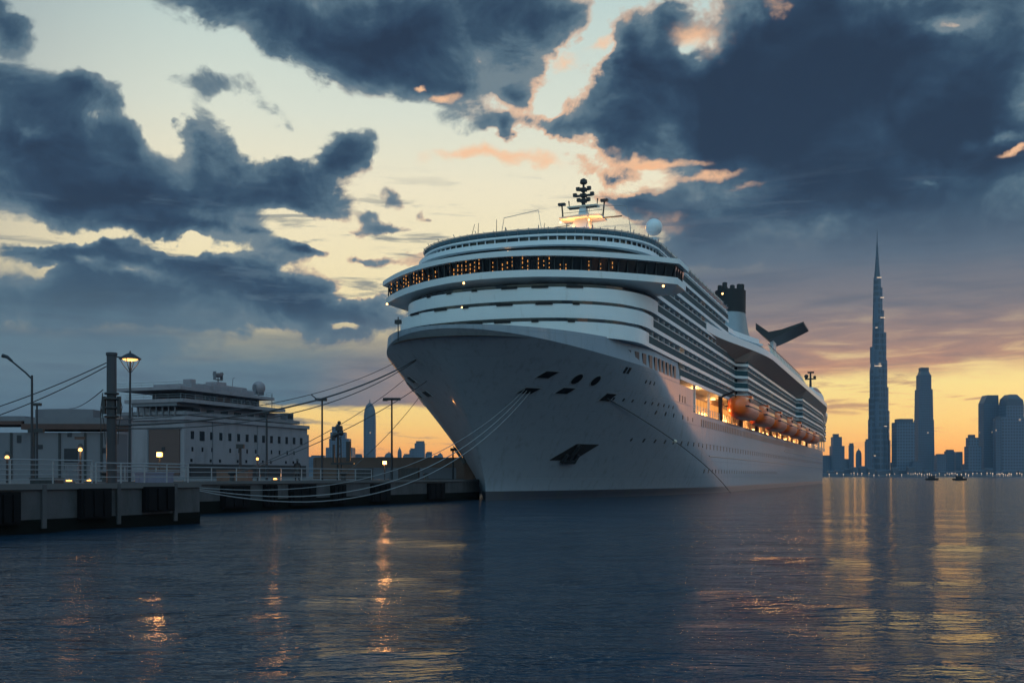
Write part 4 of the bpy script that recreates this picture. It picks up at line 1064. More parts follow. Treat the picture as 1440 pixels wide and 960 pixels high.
# dark crate and pallets near the rail
def crate(px, Y, w, d, h, m_, label, name='equipment_box'):
    p = lamp_pos(px, Y); mb = MB(); mb.box(-w/2,w/2,-d/2,d/2,0,h); mb.box(-w/2-0.04,w/2+0.04,-d/2-0.04,d/2+0.04,h,h+0.08)
    for i in range(4): x = -w/2+w*(i+0.5)/4; mb.box(x-0.03,x+0.03,-d/2-0.03,-d/2,0.05,h-0.05)
    o = mb.build(name, m_); o.location = p; o.rotation_euler = (0,0,-0.1); tag(o, label, 'box', 'boxes and cabinets on the quay'); return o
crate(66, 51, 1.3, 0.8, 0.22, M['dark'], 'low dark box lying on the near quay under the left railing')
crate(217, 63, 2.0, 1.0, 0.55, mat('blue_tarp', (0.12,0.14,0.22), 0.6, var=0.2), 'blue-grey covered box behind the three-bar railing')
crate(103, 75, 1.0, 0.6, 1.3, M['wall2'], 'grey cabinet standing left of the lantern post')
crate(512, 100, 1.6, 0.9, 1.1, M['dark'], 'dark cabinet right of the signal mast')
crate(330, 82, 2.6, 1.0, 0.8, M['brick'], 'brown low box behind the long railing below the terminal')
crate(575, 112, 2.2, 0.9, 1.2, M['dark'], 'dark cabinet right of the orange box lamp')
crate(660, 124, 1.2, 0.9, 2.6, M['brick'], 'tall brown cabinet seen under the ship bow')
# low boundary walls
def wallseg(px0, px1, Y, z1, m_, label, name='boundary_wall', th=0.4):
    a = lamp_pos(px0, Y); b = lamp_pos(px1, Y); mb = MB(); L_ = (b-a).length
    mb.box(0, L_, 0, th, 0, z1-QZ); mb.box(-0.05, L_+0.05, -0.06, th+0.06, z1-QZ, z1-QZ+0.12)
    n = int(L_/4)
    for i in range(n+1): mb.box(L_*i/max(1,n)-0.15, L_*i/max(1,n)+0.15, -0.1, 0, 0, z1-QZ)
    o = mb.build(name, m_); o.location = a; tag(o, label, 'wall')
wallseg(442, 672, 150, 5.2, M['brick'], 'low brown wall between the terminal and the ship bow')
wallseg(500, 640, 138, 3.6, M['wall2'], 'lower grey wall in front of the brown wall')
# ------------------------------------------------------------------ port buildings at left
def window_at(parent, x, y, z, w, h, axis, m_=None, name='window', d=0.06):
    mb = MB()
    if axis == 'x': mb.box(x-w/2, x+w/2, y-d, y+0.02, z-h/2, z+h/2)
    else: mb.box(x-d, x+0.02, y-w/2, y+w/2, z-h/2, z+h/2)
    return mb.build(name, m_ or M['win'], parent)
def terminal():
    # local x runs away along the quay, local -y faces the water
    org = Vector((-64.0, 200.0, QZ)); t = thing('terminal_building', 'pale multi-storey port terminal with stepped terraces and rooftop dishes', 'building', org, SROT)
    z = lambda v: v-QZ
    mb = MB(); mb.box(0, 44, 0, 19.2, 0, z(13.6)); mb.box(44, 46.3, 1, 19, 0, z(12.4)); mb.build('main_wall', M['wall'], t)
    mb = MB(); mb.box(-0.4, 44.4, -0.4, 19.4, z(13.6), z(14.4)); mb.build('parapet', M['wall'], t)
    mb = MB(); mb.box(1.5, 43, -0.35, 0.1, 0.0, z(5.0)); mb.build('dark_base', M['dark'], t)
    mb = MB(); mb.box(-0.25, 0.1, 1.0, 8.4, 0.6, z(11.8)); mb.build('shutter_door', M['door'], t)
    mb = MB(); mb.box(-0.35, 0.1, 0.6, 8.8, z(11.8), z(12.2)); mb.box(-0.35,0.1,8.4,8.7,0.4,z(11.8)); mb.build('door_frame', M['wall2'], t)
    mb = MB(); mb.box(-0.35, 0.1, 4.4, 5.2, z(7.6), z(8.3)); mb.build('door_hatch', M['win'], t)
    for i in range(14):
        x = 2.4+i*3.0
        if i in (1,): window_at(t, x, -0.0, z(10.6), 1.5, 1.9, 'x')
        else: window_at(t, x, 0.0, z(10.7), 0.95, 1.55, 'x')
        if i % 5 != 3: window_at(t, x+0.1*(i % 3), 0.0, z(7.9), 0.5, 0.85, 'x')
        if i % 3 != 1: window_at(t, x-0.3, 0.0, z(5.7), 0.6, 0.6, 'x')
    mb = MB(); mb.box(8.6, 8.75, -0.12, 0, 0, z(13.6)); mb.box(24, 24.15, -0.12, 0, 0, z(13.6)); mb.build('drain_pipe', M['wall2'], t)
    # tier 2
    mb = MB(); mb.box(5, 38, 2.0, 16, z(14.4), z(16.8)); mb.box(-0.2, 40.5, -0.2, 17, z(16.8)-0.9-1.3, z(15.3)); mb.build('second_tier', M['wall'], t)
    mb = MB(); mb.box(36, 38.8, 0.4, 8, z(15.4), z(17.0)); mb.build('corner_box', M['wall2'], t); window_at(t, 37.4, 0.4, z(16.2), 2.0, 1.0, 'x')
    for i in range(6): window_at(t, 6+i*4.6, 2.0, z(15.8), 2.4, 0.7, 'x')
    # tier 3: columns and deep slab
    mb = MB(); mb.box(-1.2, 34, -0.6, 13.6, z(17.0), z(17.7)); mb.build('terrace_slab', M['wall'], t)
    mb = MB(); mb.prism([(-1.0,1),(-1.0,12),(6,12),(6,1)], z(16.3), z(17.0)); mb.build('slab_beam', M['wall2'], t)
    for i in range(8):
        mb = MB(); mb.box(-0.5, -0.25, 1.8+i*1.5, 2.05+i*1.5, z(14.4), z(16.3)); mb.build('column', M['wall2'], t)
    mb = MB(); mb.box(5, 27, 1.5, 12, z(17.7), z(19.4)); mb.build('third_tier', M['wall2'], t)
    for i in range(8): window_at(t, 8.6+i*2.35, 1.5, z(18.6), 1.7, 1.0, 'x', M['win'] if i not in (2, 3) else M['door'])
    mb = MB(); mb.box(-1.8, 30, -0.4, 15.2, z(19.4), z(20.0)); mb.build('roof_slab', M['wall'], t)
    mb = MB(); mb.box(3, 24, 0.6, 10, z(20.0), z(20.9)); mb.box(10,22,1.2,9,z(20.9),z(21.5)); mb.box(4.6,6.0,2,4,z(20.9),z(22.0)); mb.box(13,16,2,5,z(21.5),z(22.2)); mb.build('roof_house', M['wall'], t)
    for s0_ in (z(20.0), z(17.7), z(14.4)):
        mb = MB(); x0, y1 = (-1.7, 15.0) if s0_ > z(19) else ((-1.1, 13.4) if s0_ > z(17) else (-0.3, 18.5)); xe = 29.5 if s0_ > z(19) else (33.5 if s0_ > z(17) else 43)
        for h in (0.45, 0.9): mb.tube([(x0, y1, s0_+h), (x0, -0.3, s0_+h), (xe, -0.3, s0_+h)], 0.04, 4)
        for y in np.arange(0, y1, 3.0): mb.tube([(x0, y, s0_), (x0, y, s0_+0.9)], 0.04, 4)
        for x in np.arange(0, xe, 3.0): mb.tube([(x, -0.3, s0_), (x, -0.3, s0_+0.9)], 0.04, 4)
        mb.build('terrace_rail', M['grey'], t)
    def dish(x, y, z0, r, ball):
        mb = MB(); mb.tube([(x, y, z0), (x, y, z0+r*0.8)], 0.14, 6); mb.box(x-r*0.9, x+r*0.9, y-0.3, y+0.3, z0+r*0.4, z0+r*0.55)
        for q in (-1, 1): mb.box(x+q*r*1.0-0.12, x+q*r*1.0+0.12, y-0.3, y+0.3, z0+r*0.4, z0+r*1.9)
        o = mb.build('dish_mount', M['wall2'], t); mb = MB()
        if ball: mb.sphere((x, y, z0+r*1.5), r, 20)
        else: mb.lathe((x, y, z0+r*0.9), [(r*0.3,0),(r*0.9,r*0.35),(r*1.0,r*0.7),(r*0.85,r*0.72),(r*0.3,r*0.4)], 18)
        mb.build('satellite_dish', M['wall'], o, smooth=50)
    dish(14.5, 3, z(22.2), 1.15, False); dish(27.5, 2.0, z(19.9), 1.45, True)
    mb = MB(); mb.tube([(18,2,z(21.5)),(18.2,2,z(23.4))],0.05,5); mb.tube([(18.2,2,z(23.2)),(18.9,2,z(23.6))],0.04,4); mb.tube([(34,3,z(17)),(34,3,z(21.2))],0.09,5); mb.build('antenna', M['dark'], t)
terminal()
def shed():
    a = wpt(-60, 120, QZ); t = thing('warehouse', 'long low grey warehouse with a rusty eaves band at far left', 'building', a)
    W = wpt(152, 120, QZ).x-a.x; x = lambda px: wpt(px, 120, QZ).x-a.x; z = lambda py: HC+(HOR-py)*120/FPX-QZ
    mb = MB(); mb.box(0, W, 0, 6, 0, z(608)); mb.build('main_wall', M['wall2'], t)
    mb = MB(); mb.box(0, x(33), -0.5, 6, z(597), z(592)); mb.box(x(33), W+0.3, -0.6, 6, z(604)+0.02, z(596)); mb.build('eaves_band', M['rust'], t)
    mb = MB(); mb.box(0, x(36), -0.3, 6, z(592)+0.02, z(585)); mb.box(x(36), W+0.2, -0.3, 6, z(596)+0.02, z(587)); mb.build('roof', M['wall2'], t)
    mb = MB(); n = 14; pts = [(x(38)+(x(121)-x(38))*i/n, z(587)+(z(573)-z(587))*(0.93+0.07*math.sin(math.pi*i/n))) for i in range(n+1)]
    mb.loft([[(p[0], 2, z(589)), (p[0], 2, p[1]), (p[0], 5, p[1]), (p[0], 5, z(589))] for p in pts]); mb.build('roof_block', M['wall2'], t)
    mb = MB(); mb.box(x(136), x(150), 1, 5, z(588), z(583)); mb.tube([(x(137),2,z(583)),(x(132),2,z(580))],0.08,5); mb.build('roof_plant', M['grey'], t)
    for px in (16, 48, 84, 143, 120): mb = MB(); mb.box(x(px)-0.12, x(px)+0.12, -0.12, 0, 0, z(608)); mb.build('wall_joint', M['dark'], t)
    for px, py, w, h in ((27,617,0.5,0.9),(98,611,0.5,0.5),(100,646,1.6,2.6),(145,633,0.6,0.6),(56,628,0.7,0.5)):
        mb = MB(); mb.box(x(px)-w/2, x(px)+w/2, -0.06, 0.02, z(py)-h/2 if z(py)-h/2 > 0 else 0, z(py)+h/2); mb.build('window', M['win'], t)
    b = wpt(152, 150, QZ); t2 = thing('annex_building', 'plain pale annex between the warehouse and the terminal', 'building', b)
    mb = MB(); W2 = wpt(168, 150, QZ).x-b.x; mb.box(-4, W2, 0, 5, 0, HC+(HOR-588)*150/FPX-QZ); mb.build('main_wall', M['wall'], t2)
    mb = MB(); mb.box(-4.2, W2+0.2, -0.3, 5, HC+(HOR-588)*150/FPX-QZ, HC+(HOR-584)*150/FPX-QZ); mb.build('roof', M['wall2'], t2)
    mb = MB(); mb.box(-2.5, 0.6, -0.1, 0, HC+(HOR-612)*150/FPX-QZ, HC+(HOR-608)*150/FPX-QZ); mb.build('sign_board', M['dark'], t2)
shed()

# ------------------------------------------------------------------ skyline
def towermat(name, c, gx=7.0, gz=4.0, k=0.35, litp=0.996):
    m = mat(name, c, 0.35); nt = m.node_tree; b = nt.nodes['Principled BSDF']; L = nt.links.new
    tc = nt.nodes.new('ShaderNodeTexCoord'); sp = nt.nodes.new('ShaderNodeSeparateXYZ'); L(tc.outputs['Object'], sp.inputs[0])
    def mm(op, a, b_=None):
        n = nt.nodes.new('ShaderNodeMath'); n.operation = op
        for i, v in enumerate((a, b_)):
            if v is None: continue
            if isinstance(v, (int, float)): n.inputs[i].default_value = v
            else: L(v, n.inputs[i])
        return n.outputs[0]
    xy = mm('ADD', sp.outputs[0], sp.outputs[1]); gxn = mm('DIVIDE', xy, gx); gzn = mm('DIVIDE', sp.outputs[2], gz*2)
    v1 = mm('LESS_THAN', mm('FRACT', gxn), 0.3); v2 = mm('LESS_THAN', mm('FRACT', gzn), 0.35); g = mm('MAXIMUM', v1, v2)
    mx = nt.nodes.new('ShaderNodeMix'); mx.data_type = 'RGBA'; L(g, mx.inputs[0]); mx.inputs[6].default_value = (*[q*(1-k) for q in c], 1); mx.inputs[7].default_value = (*[q*(1+k) for q in c], 1); L(mx.outputs[2], b.inputs['Base Color'])
    cb = nt.nodes.new('ShaderNodeCombineXYZ'); L(mm('FLOOR', gxn), cb.inputs[0]); L(mm('FLOOR', gzn), cb.inputs[1]); wn = nt.nodes.new('ShaderNodeTexWhiteNoise'); L(cb.outputs[0], wn.inputs['Vector'])
    b.inputs['Emission Color'].default_value = (1,0.7,0.45,1); L(mm('MULTIPLY', mm('MULTIPLY', mm('GREATER_THAN', wn.outputs['Value'], litp), mm('SUBTRACT', 1.0, g)), 0.35), b.inputs['Emission Strength'])
    return m
M['tower'] = towermat('glass_tower', (0.045,0.075,0.12)); M['tower2'] = towermat('banded_tower', (0.07,0.10,0.15), 9, 5, 0.5, 0.99); M['spire'] = towermat('spire_tower', (0.05,0.075,0.115), 11, 10, 0.4, 0.998)
M['crown'] = mat('tower_crown', (0.04,0.06,0.09), 0.4, var=0.2); M['shore'] = mat('shore', (0.04,0.05,0.065), 0.8, var=0.3, vscale=(0.01,0.01,0.01))
M['shorelight'] = mat('shore_light', (1,0.8,0.6), 0.5, emit=(1.0,0.62,0.36), estr=1.1)
FARY = 3300.0; PM = FARY/FPX
def tower(px, w, top, label, kind='flat', dy=0, mt='tower', depth=0.8, cat='tower', steps=None, group=None):
    Y = FARY+dy; pm = Y/FPX; X = (px-720)*pm; H = HC+(HOR-top)*pm; hw = w*pm/2; hd = hw*depth
    t = thing('tower_block', label, cat, (X, Y, 0), 0, group or 'far city buildings'); body = MB(); extra = MB(); m_ = M[mt]
    def sq(a, b_, ox=0): return [(-a+ox,-b_),(a+ox,-b_),(a+ox,b_),(-a+ox,b_)]
    if kind == 'flat': body.prism(sq(hw, hd), 1, H*0.94); extra.prism(sq(hw*0.8, hd*0.8, hw*0.08), H*0.94, H)
    elif kind == 'step': body.prism(sq(hw, hd), 1, H*0.72); body.prism(sq(hw*0.72, hd*0.8, -hw*0.1), H*0.72, H*0.93); extra.prism(sq(hw*0.4, hd*0.5, -hw*0.2), H*0.93, H)
    elif kind == 'slant': body.prism(sq(hw, hd), 1, H*0.9); extra.loft([[(-hw,-hd,H*0.9),(hw,-hd,H*0.9),(hw,hd,H*0.9),(-hw,hd,H*0.9)],[(-hw*0.5,-hd,H),(hw*0.95,-hd,H),(hw*0.95,hd,H),(-hw*0.5,hd,H)]])
    elif kind == 'round':
        n = 20; P = [(1.0,0),(1.0,0.72),(0.97,0.82),(0.85,0.90),(0.6,0.96),(0.22,0.995)]
        body.lathe((0,0,1), [(hw*a, (H-1)*b_) for a, b_ in P[:3]], n); extra.lathe((0,0,1), [(hw*a, (H-1)*b_) for a, b_ in P[2:]], n); extra.tube([(0,0,H*0.98),(0,0,H*1.04)], 1.6, 6)
    elif kind == 'taper': body.prism(sq(hw*1.08, hd*1.08), 1, H*0.52, poly2=sq(hw*0.98, hd)); body.prism(sq(hw*0.92, hd*0.95), H*0.52, H*0.80, poly2=sq(hw*0.86, hd*0.9)); body.prism(sq(hw*0.72, hd*0.8), H*0.80, H*0.93); extra.prism(sq(hw*0.66, hd*0.7), H*0.93, H*0.965, poly2=sq(hw*0.5, hd*0.5)); extra.prism(sq(hw*0.5, hd*0.5), H*0.965, H)
    elif kind == 'dome':
        body.prism(sq(hw, hd), 1, H*0.72); body.prism(sq(hw*0.66, hd*0.8, hw*0.05), H*0.72, H*0.86)
        q = hw*0.66; o = hw*0.05
        extra.loft([[(-q+o,-hd*.8,H*.86),(q+o,-hd*.8,H*.86),(q+o,hd*.8,H*.86),(-q+o,hd*.8,H*.86)],[(-q*.85+o,-hd*.8,H*.95),(q*.9+o,-hd*.8,H*.93),(q*.9+o,hd*.8,H*.93),(-q*.85+o,hd*.8,H*.95)],[(-q*.5+o,-hd*.5,H),(q*.35+o,-hd*.5,H),(q*.35+o,hd*.5,H),(-q*.5+o,hd*.5,H)]])
    elif kind == 'ziggurat':
        for k, (a, h, ox) in enumerate(((1,0.34,0),(0.8,0.55,0.05),(0.6,0.72,0.02),(0.45,0.84,-0.08),(0.3,0.95,-0.15))): body.prism(sq(hw*a, hd*a, hw*ox), 1 if k == 0 else hp, H*h); hp = H*h
        extra.box(-hw*0.2, -hw*0.02, -hd*0.2, hd*0.2, H*0.95, H)
    b = body.build('tower_body', m_, t, smooth=30); extra.build('tower_crown', M['crown'], t, smooth=30)
    return t
R = [
 (1177,17,610,'squat dark tower nearest the ship stern, stepped top','step'),(1197,6,623,'thin low tower between the stern tower and the spire','flat'),(1207.5,8,632,'small domed block left of the giant spire','round'),
 (1221,8,617,'narrow slab pressed against the left foot of the giant spire','flat'),(1270,25,589,'broad flat-topped tower right of the giant spire','flat'),
 (1299,22,517,'tall tapering tower with a narrow crown, second tallest at right','taper'),(1322,13,638,'low block just right of the tall tapering tower','flat'),(1335,11,632,'low block in the middle of the low row at right','flat'),
 (1347,10,635,'low block at the right end of the low row','slant'),(1368,18,611,'short two-part tower left of the slanted slab','step'),(1390,21,556,'tall slab with a slanted top near the right edge','slant'),(1403,8,585,'narrow tower squeezed between the slab and the domed block','flat'),
 (1421,37,555,'wide banded tower with a chamfered crown at the right edge','dome'),(1438,12,590,'tower cut off by the right picture edge','flat'),(1160,18,640,'low block half hidden behind the ship stern','flat'),(1188,12,645,'low wide block under the thin low tower','flat'),(1245,20,650,'low podium block at the foot of the giant spire','flat'),(1288,14,648,'low podium block between the two tallest towers','flat'),(1358,10,652,'lowest block left of the two-part tower','flat'),(1310,22,652,'low podium block right of the tapering tower','flat')]
for k, (px, w, top, lb_, kind) in enumerate(R): tower(px, w, top, lb_, kind, dy=(k*37 % 11)*22, mt='tower2' if k in (12, 9, 4) else 'tower')
Lf = [(478,46,596,'ziggurat-shaped dark building behind the signal mast','ziggurat'),(520,17.5,566,'bullet-shaped round tower left of the bow','round'),(447,22,640,'low block beside the right end of the terminal','flat'),(503,12,638,'low block left of the bullet-shaped tower','flat'),
 (536,14,642,'low block just right of the bullet-shaped tower','flat'),(547,13,636,'low dome-topped block behind the T-headed pole','round'),(562,6,630,'slim low tower between two low blocks','round'),(572,10,638,'low block left of the stepped pair','flat'),(581,10,630,'medium block, left half of the stepped pair','flat'),
 (590.5,14,620,'taller block, right half of the stepped pair','flat'),(603,9,635,'low block right of the stepped pair','slant'),(613,7,640,'low narrow block nearer the bow','flat'),(619,9,637,'low round block close to the bow','round'),(632,12,645,'lowest block seen under the raked bow','flat'),(648,14,650,'tiny block hidden mostly by the bow','flat'),(528,90,655,'long low podium under the left skyline','flat')]
for k, (px, w, top, lb_, kind) in enumerate(Lf): tower(px, w, top, lb_, kind, dy=(k*53 % 9)*25, mt='tower')
def spire():
    Y = FARY+150; pm = Y/FPX; X = (1233.5-720)*pm; H = lambda py: HC+(HOR-py)*pm
    t = thing('skyscraper', 'immensely tall stepped needle skyscraper towering over the skyline', 'skyscraper', (X, Y, 0), 0, None)
    mb = MB()
    # three rounded wings that stop at staggered heights round a hexagonal core
    def stad(ang, r, wd):
        pts = []; n = 7
        for i in range(n+1):
            a = -math.pi/2+math.pi*i/n; pts.append((r-wd+wd*math.cos(a), wd*math.sin(a)))
        pts = [(0, -wd)]+pts+[(0, wd)]; c, s = math.cos(ang), math.sin(ang)
        return [(p[0]*c-p[1]*s, p[0]*s+p[1]*c) for p in pts]
    wings = {math.radians(-12): [(17.8,13,619),(16.6,12,578),(15.2,11,545),(13.6,10,507),(12.4,9,468),(9.2,7,437),(7.2,5.5,405)],
             math.radians(192): [(17.2,13,622),(13.2,12,590),(12.2,11,560),(10.8,10,520),(10.4,9,488),(6.6,7,448),(5.4,5.5,412)],
             math.radians(-90): [(17,13,600),(15,12,565),(13,11,530),(11,10,495),(9,8,455),(7,6,420),(5,4.5,395)],
             math.radians(90): [(17,13,600),(14,12,555),(11,10,500),(8,8,440)]}
    for ang, L_ in wings.items():
        for r, wd, py in L_: mb.prism(stad(ang, r*pm, min(wd*0.62, r*0.9)*pm), 1, H(py))
    n = 12
    mb.lathe((0,0,1), [(10*pm,0),(7.5*pm,H(520)),(6.2*pm,H(450)),(5.4*pm,H(412)),(5.0*pm,H(391))], n)
    mb.build('tower_body', M['spire'], t)
    mb = MB(); mb.lathe((0,0,0), [(4.4*pm,H(391)),(3.2*pm,H(378)),(2.1*pm,H(362)),(1.3*pm,H(348)),(0.5*pm,H(336)),(0.15*pm,H(323))], 10); mb.build('tower_spire', M['crown'], t)
    for py, x0, x1 in ((392,-3,3),(420,2,7),(448,2,8),(462,-5,0),(516,-8,2),(600,4,9),(617,0,5),(641,-9,-3)):
        mb = MB(); yy = -math.sqrt(max(1, 1))*9.5*pm*(1.25 if py > 480 else 0.75); mb.box(x0*pm, x1*pm, yy-3, yy, H(py), H(py)+1.6); mb.build('lit_band', M['shorelight'], t)
spire()
# shore
mb = MB(); pts = []; rnd = random.Random(5); n = 120; x0, x1 = -5200, 6500
top = []; 
for i in range(n+1):
    x = x0+(x1-x0)*i/n; mb.v += [(x, FARY-190+rnd.uniform(-14, 14), -1), (x, FARY-170, 5+rnd.uniform(0, 7)), (x, FARY+420, 12+rnd.uniform(0, 10)), (x, FARY+900, -1)]
for i in range(n):
    for k in range(3): a = i*4+k; mb.f.append((a, a+4, a+5, a+1)); mb.mi.append(0)
o = mb.build('shore', M['shore']); o['kind'] = 'structure'
# low waterfront sheds: one long uneven row of single buildings
for i in range(26):
    px = 1168+i*11.2+rnd.uniform(-2, 2); w = rnd.uniform(7, 13); h = rnd.uniform(6, 22)+ (6 if px < 1310 else 0); Y = FARY-120+rnd.uniform(-20, 20); pm = Y/FPX
    mb = MB(); a = w*pm/2; mb.box(-a, a, -10, 10, 0, h); mb.prism([(-a,-10),(a,-10),(a,10),(-a,10)], h, h+3, poly2=[(-a*.8,-6),(a*.8,-6),(a*.8,6),(-a*.8,6)])
    o = mb.build('waterfront_shed', M['crown']); o.location = ((px-720)*pm, Y, 4)
    tag(o, 'low dark waterfront shed in the row along the far shore', 'shed', 'waterfront sheds on the far shore')
lights = [1166,1177,1186,1197,1201,1206,1212,1222,1229,1236,1247,1251,1258,1268,1277,1281,1284,1287,1290,1293,1296,1300,1304,1307,1310,1316,1321,1329,1332,1335,1338,1340,1343,1346,1352,1358,1362,1368,1374,1380,1388,1393,1396,1402,1404,1406,1409,1411,1414,1417,1419,1422,1430,1434,1437]
lm = None
for px in lights:
    Y = FARY-196; pm = Y/FPX; z = HC+(HOR-(666.3+rnd.uniform(-1.6, 1.4)))*pm; mb = MB()
    if lm is None:
        mb.box(-1.5, 1.5, -0.6, 0.6, 0, 1.6); mb.box(-0.3, 0.3, -0.3, 0.3, -6, 0); lm = mb.build('shore_lamp', M['shorelight']); o = lm
    else: o = lm.copy(); COL.objects.link(o)
    sc = rnd.uniform(0.35, 1.1); o.location = ((px-720)*pm, Y, max(z, 5)); o.scale = (sc, 1, rnd.uniform(0.6, 1.3)); tag(o, 'tiny warm lamp glowing along the far right shoreline', 'lamp', 'lamps along the far shore')
# two small boats
def boat(px, Y, L_, label):
    t = thing('small_boat', label, 'boat', ((px-720)*Y/FPX, Y, 0), 0.05, 'small boats on the open water'); mb = MB(); r = []
    for i in range(9):
        k = i/8; x = -L_/2+L_*k; w = L_*0.14*(1-max(0, k-0.55)**2*4.6); s = 0.5*max(0, k-0.6)
        r.append([(x, -w*0.5, -0.4), (x, -w, 1.2+s), (x, w, 1.2+s), (x, w*0.5, -0.4)])
    mb.loft(r); mb.build('boat_hull', M['dark'], t)
    mb = MB(); mb.box(-L_*0.25, L_*0.15, -1.1, 1.1, 1.2, 2.5); mb.box(-L_*0.3, L_*0.2, -1.3, 1.3, 2.5, 2.7); mb.build('cabin', M['dark'], t)
    mb = MB(); mb.tube([(L_*0.05,0,2.7),(L_*0.05,0,4.2)], 0.08, 5); mb.build('mast', M['dark'], t)
boat(1311, 640, 8.0, 'small dark launch on open water, left of the pair'); boat(1350, 620, 8.5, 'small dark launch on open water, right of the pair')
# gulls over the city
# ------------------------------------------------------------------ mooring lines
def rope(a, b, sag, r, m_, label, name='mooring_line', n=28):
    a = Vector(a); b = Vector(b); pts = [a.lerp(b, i/n)-Vector((0,0,sag*4*(i/n)*(1-i/n))) for i in range(n+1)]
    o_ = pts[0].copy(); mb = MB(); mb.tube([p-o_ for p in pts], r, 6); o = mb.build(name, m_, None, smooth=60); o.location = o_; return tag(o, label, 'rope' if name == 'mooring_line' else 'cable', 'mooring lines from the bow' if name == 'mooring_line' else 'overhead cables at left')
def hw(s, z, sg, off=0.06):
    p, _, _, n = hpt(s, z, sg, off); return SW(p.x, -p.y, p.z)

pz = lambda py: HC+(HOR-py)*58/FPX
PX = post.x
rope(hw(-7.5, 14.5, -1), (PX+0.28, 58, pz(598)), 1.5, 0.07, M['rope_dark'], 'thickest dark mooring line, from the high bow fairlead to the thick post')
rope(hw(-7.3, 14.4, -1), (PX+0.28, 58, pz(602)), 1.9, 0.04, M['rope_dark'], 'second dark line running just under the thickest one to the thick post')
rope(hw(0.6, 15.4, -1, -0.3), (PX+0.28, 58, pz(590)), 1.3, 0.03, M['rope_dark'], 'uppermost thin line from the edge of the bow toward the thick post')
def bp(k_): q = NF+FD*k_-fn*1.1; return Vector((q.x, q.y, QZ+0.5))
rope(hw(3.4, 13.6, -1), bp(14.5), 0.9, 0.03, M['rope_dark'], 'thin line from the bow passing over the signal mast, upper of two')
rope(hw(-5.3, 12.5, -1), bp(14.5)+Vector((0.1,0,0)), 0.8, 0.035, M['rope_dark'], 'thin line from the bow passing over the signal mast, lower of two')
rope(hw(2.4, 11.5, -1), bp(30), 0.5, 0.03, M['rope_dark'], 'thin line dropping from under the bow across the bullet-shaped tower')
end = Vector((A1.x-0.5, A1.y-0.2, 1.95))
rope(hw(-2.6, 11.4, 1), end, 4.0, 0.04, M['rope'], 'pale slack line across the stem, upper of the sagging pair')
rope(hw(-2.2, 11.3, 1), end+Vector((0.15,0.1,-0.1)), 4.4, 0.04, M['rope'], 'pale slack line across the stem, lower of the sagging pair')
rope(hw(-2.9, 11.5, 1), end+Vector((0.05,-0.2,0.05)), 3.3, 0.028, M['rope'], 'thinnest pale slack line, leaving the bow nearest the stem')
a = Vector(hw(7.8, 11.2, 1)); b = SW(57, 17.0, 0.0); n = 24; out = SW(0,1,0)-SW(0,0,0); out.z = 0
pts = [a.lerp(b, i/n)+out*(1.6*4*(i/n)*(1-i/n)) for i in range(n+1)]
mb = MB(); mb.tube([p-a for p in pts], 0.055, 6); o = mb.build('mooring_line', M['rope_dark']); o.location = a; tag(o, 'single taut dark line slanting down the port hull into the water', 'rope', 'mooring lines from the bow')
p = Vector(pts[9]); mb = MB(); mb.lathe((0,0,0), [(0.05,-0.25),(0.28,-0.1),(0.28,0.1),(0.05,0.25)], 12); o = mb.build('rat_guard', M['cream']); o.location = p; tag(o, 'small pale round rat guard on the dark port line', 'rat guard')
off = lambda px, py, Y=64: wpt(px, Y, py=py)
rope((PX-0.3, 58, pz(510)), off(-160, 612), 0.5, 0.03, M['rope_dark'], 'upper of two long cables from the thick post to the left edge', 'overhead_cable')
rope((PX-0.3, 58, pz(515)), off(-160, 622), 0.7, 0.03, M['rope_dark'], 'lower of two long cables from the thick post to the left edge', 'overhead_cable')
rope((PX-0.5, 58, pz(548)), off(98, 574, 120), 0.3, 0.03, M['rope_dark'], 'short cable from the thick post down to the warehouse roof', 'overhead_cable')

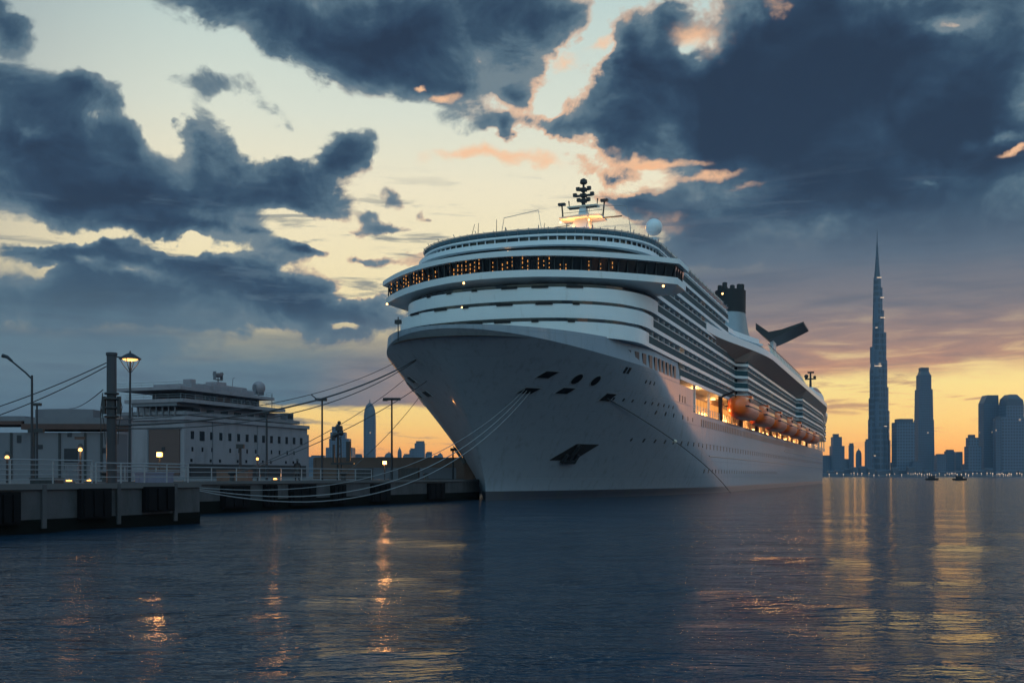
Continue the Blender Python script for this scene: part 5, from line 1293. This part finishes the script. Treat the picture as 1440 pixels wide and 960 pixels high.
# ------------------------------------------------------------------ person by the railing
def person():
    p = lamp_pos(418, 84); h = 1.72
    J = {'pelvis':(0,0,.93),'waist':(0,0,1.08),'chest':(0,.01,1.32),'neck':(0,0,1.48),'head0':(0,-.02,1.56),'head1':(0,-.02,1.68),
         'lh':(-.10,0,.90),'lk':(-.13,-.02,.50),'la':(-.15,.02,.10),'lt':(-.16,-.13,.04),'rh':(.10,0,.90),'rk':(.12,-.04,.50),'ra':(.14,.0,.10),'rt':(.16,-.15,.04),
         'ls':(-.19,0,1.40),'le':(-.27,.03,1.12),'lw':(-.22,-.12,.92),'lf':(-.20,-.2,.86),'rs':(.19,0,1.40),'re':(.28,.02,1.13),'rw':(.24,-.14,.95),'rf':(.2,-.22,.9)}
    R_ = {'pelvis':.15,'waist':.14,'chest':.17,'neck':.06,'head0':.09,'head1':.085,'lh':.10,'lk':.07,'la':.05,'lt':.045,'rh':.10,'rk':.07,'ra':.05,'rt':.045,'ls':.085,'le':.06,'lw':.045,'lf':.04,'rs':.085,'re':.06,'rw':.045,'rf':.04}
    E = [('pelvis','waist'),('waist','chest'),('chest','neck'),('neck','head0'),('head0','head1'),('pelvis','lh'),('lh','lk'),('lk','la'),('la','lt'),('pelvis','rh'),('rh','rk'),('rk','ra'),('ra','rt'),('chest','ls'),('ls','le'),('le','lw'),('lw','lf'),('chest','rs'),('rs','re'),('re','rw'),('rw','rf')]
    K = list(J); me = bpy.data.meshes.new('person'); me.from_pydata([J[k] for k in K], [(K.index(a), K.index(b)) for a, b in E], [])
    o = bpy.data.objects.new('person', me); COL.objects.link(o); sk = o.modifiers.new('Skin', 'SKIN')
    for i, k in enumerate(K): me.skin_vertices[0].data[i].radius = (R_[k], R_[k]*(0.75 if k in ('chest','waist','pelvis') else 1)); me.skin_vertices[0].data[i].use_root = (k == 'pelvis')
    ss = o.modifiers.new('Sub', 'SUBSURF'); ss.levels = ss.render_levels = 2
    me.materials.append(mat('dark_coat', (0.012,0.013,0.018), 0.8)); o.location = p; o.rotation_euler = (0,0,0.5)
    tag(o, 'person in dark clothes standing behind the long railing', 'person')
    mb = MB(); mb.lathe((0,-.02,1.70), [(.15,-.01),(.11,.02),(.105,.08),(.06,.12)], 12); mb.build('hat', M['dark'], o, smooth=50)
    mb = MB(); mb.lathe((0,0,.55), [(.24,0),(.2,.3),(.18,.5),(.2,.8)], 12); mb.build('coat', M['dark'], o, smooth=60)
if not hasattr(bpy.types.Mesh, 'nothing'):
    pass
try:
    person()
except Exception as e:
    print('person failed', e)
# ------------------------------------------------------------------ haze
mb = MB(); mb.box(-5600, 6900, -60, 4050, -6.0, 860.0)
m = bpy.data.materials.new('haze'); m.use_nodes = True; nt = m.node_tree; nt.nodes.clear()
v = nt.nodes.new('ShaderNodeVolumePrincipled'); v.inputs['Color'].default_value = (0.55, 0.72, 0.95, 1); v.inputs['Density'].default_value = 6e-5; v.inputs['Anisotropy'].default_value = 0.0
o_ = nt.nodes.new('ShaderNodeOutputMaterial'); nt.links.new(v.outputs[0], o_.inputs['Volume'])
hz = mb.build('haze', m); hz['kind'] = 'stuff'
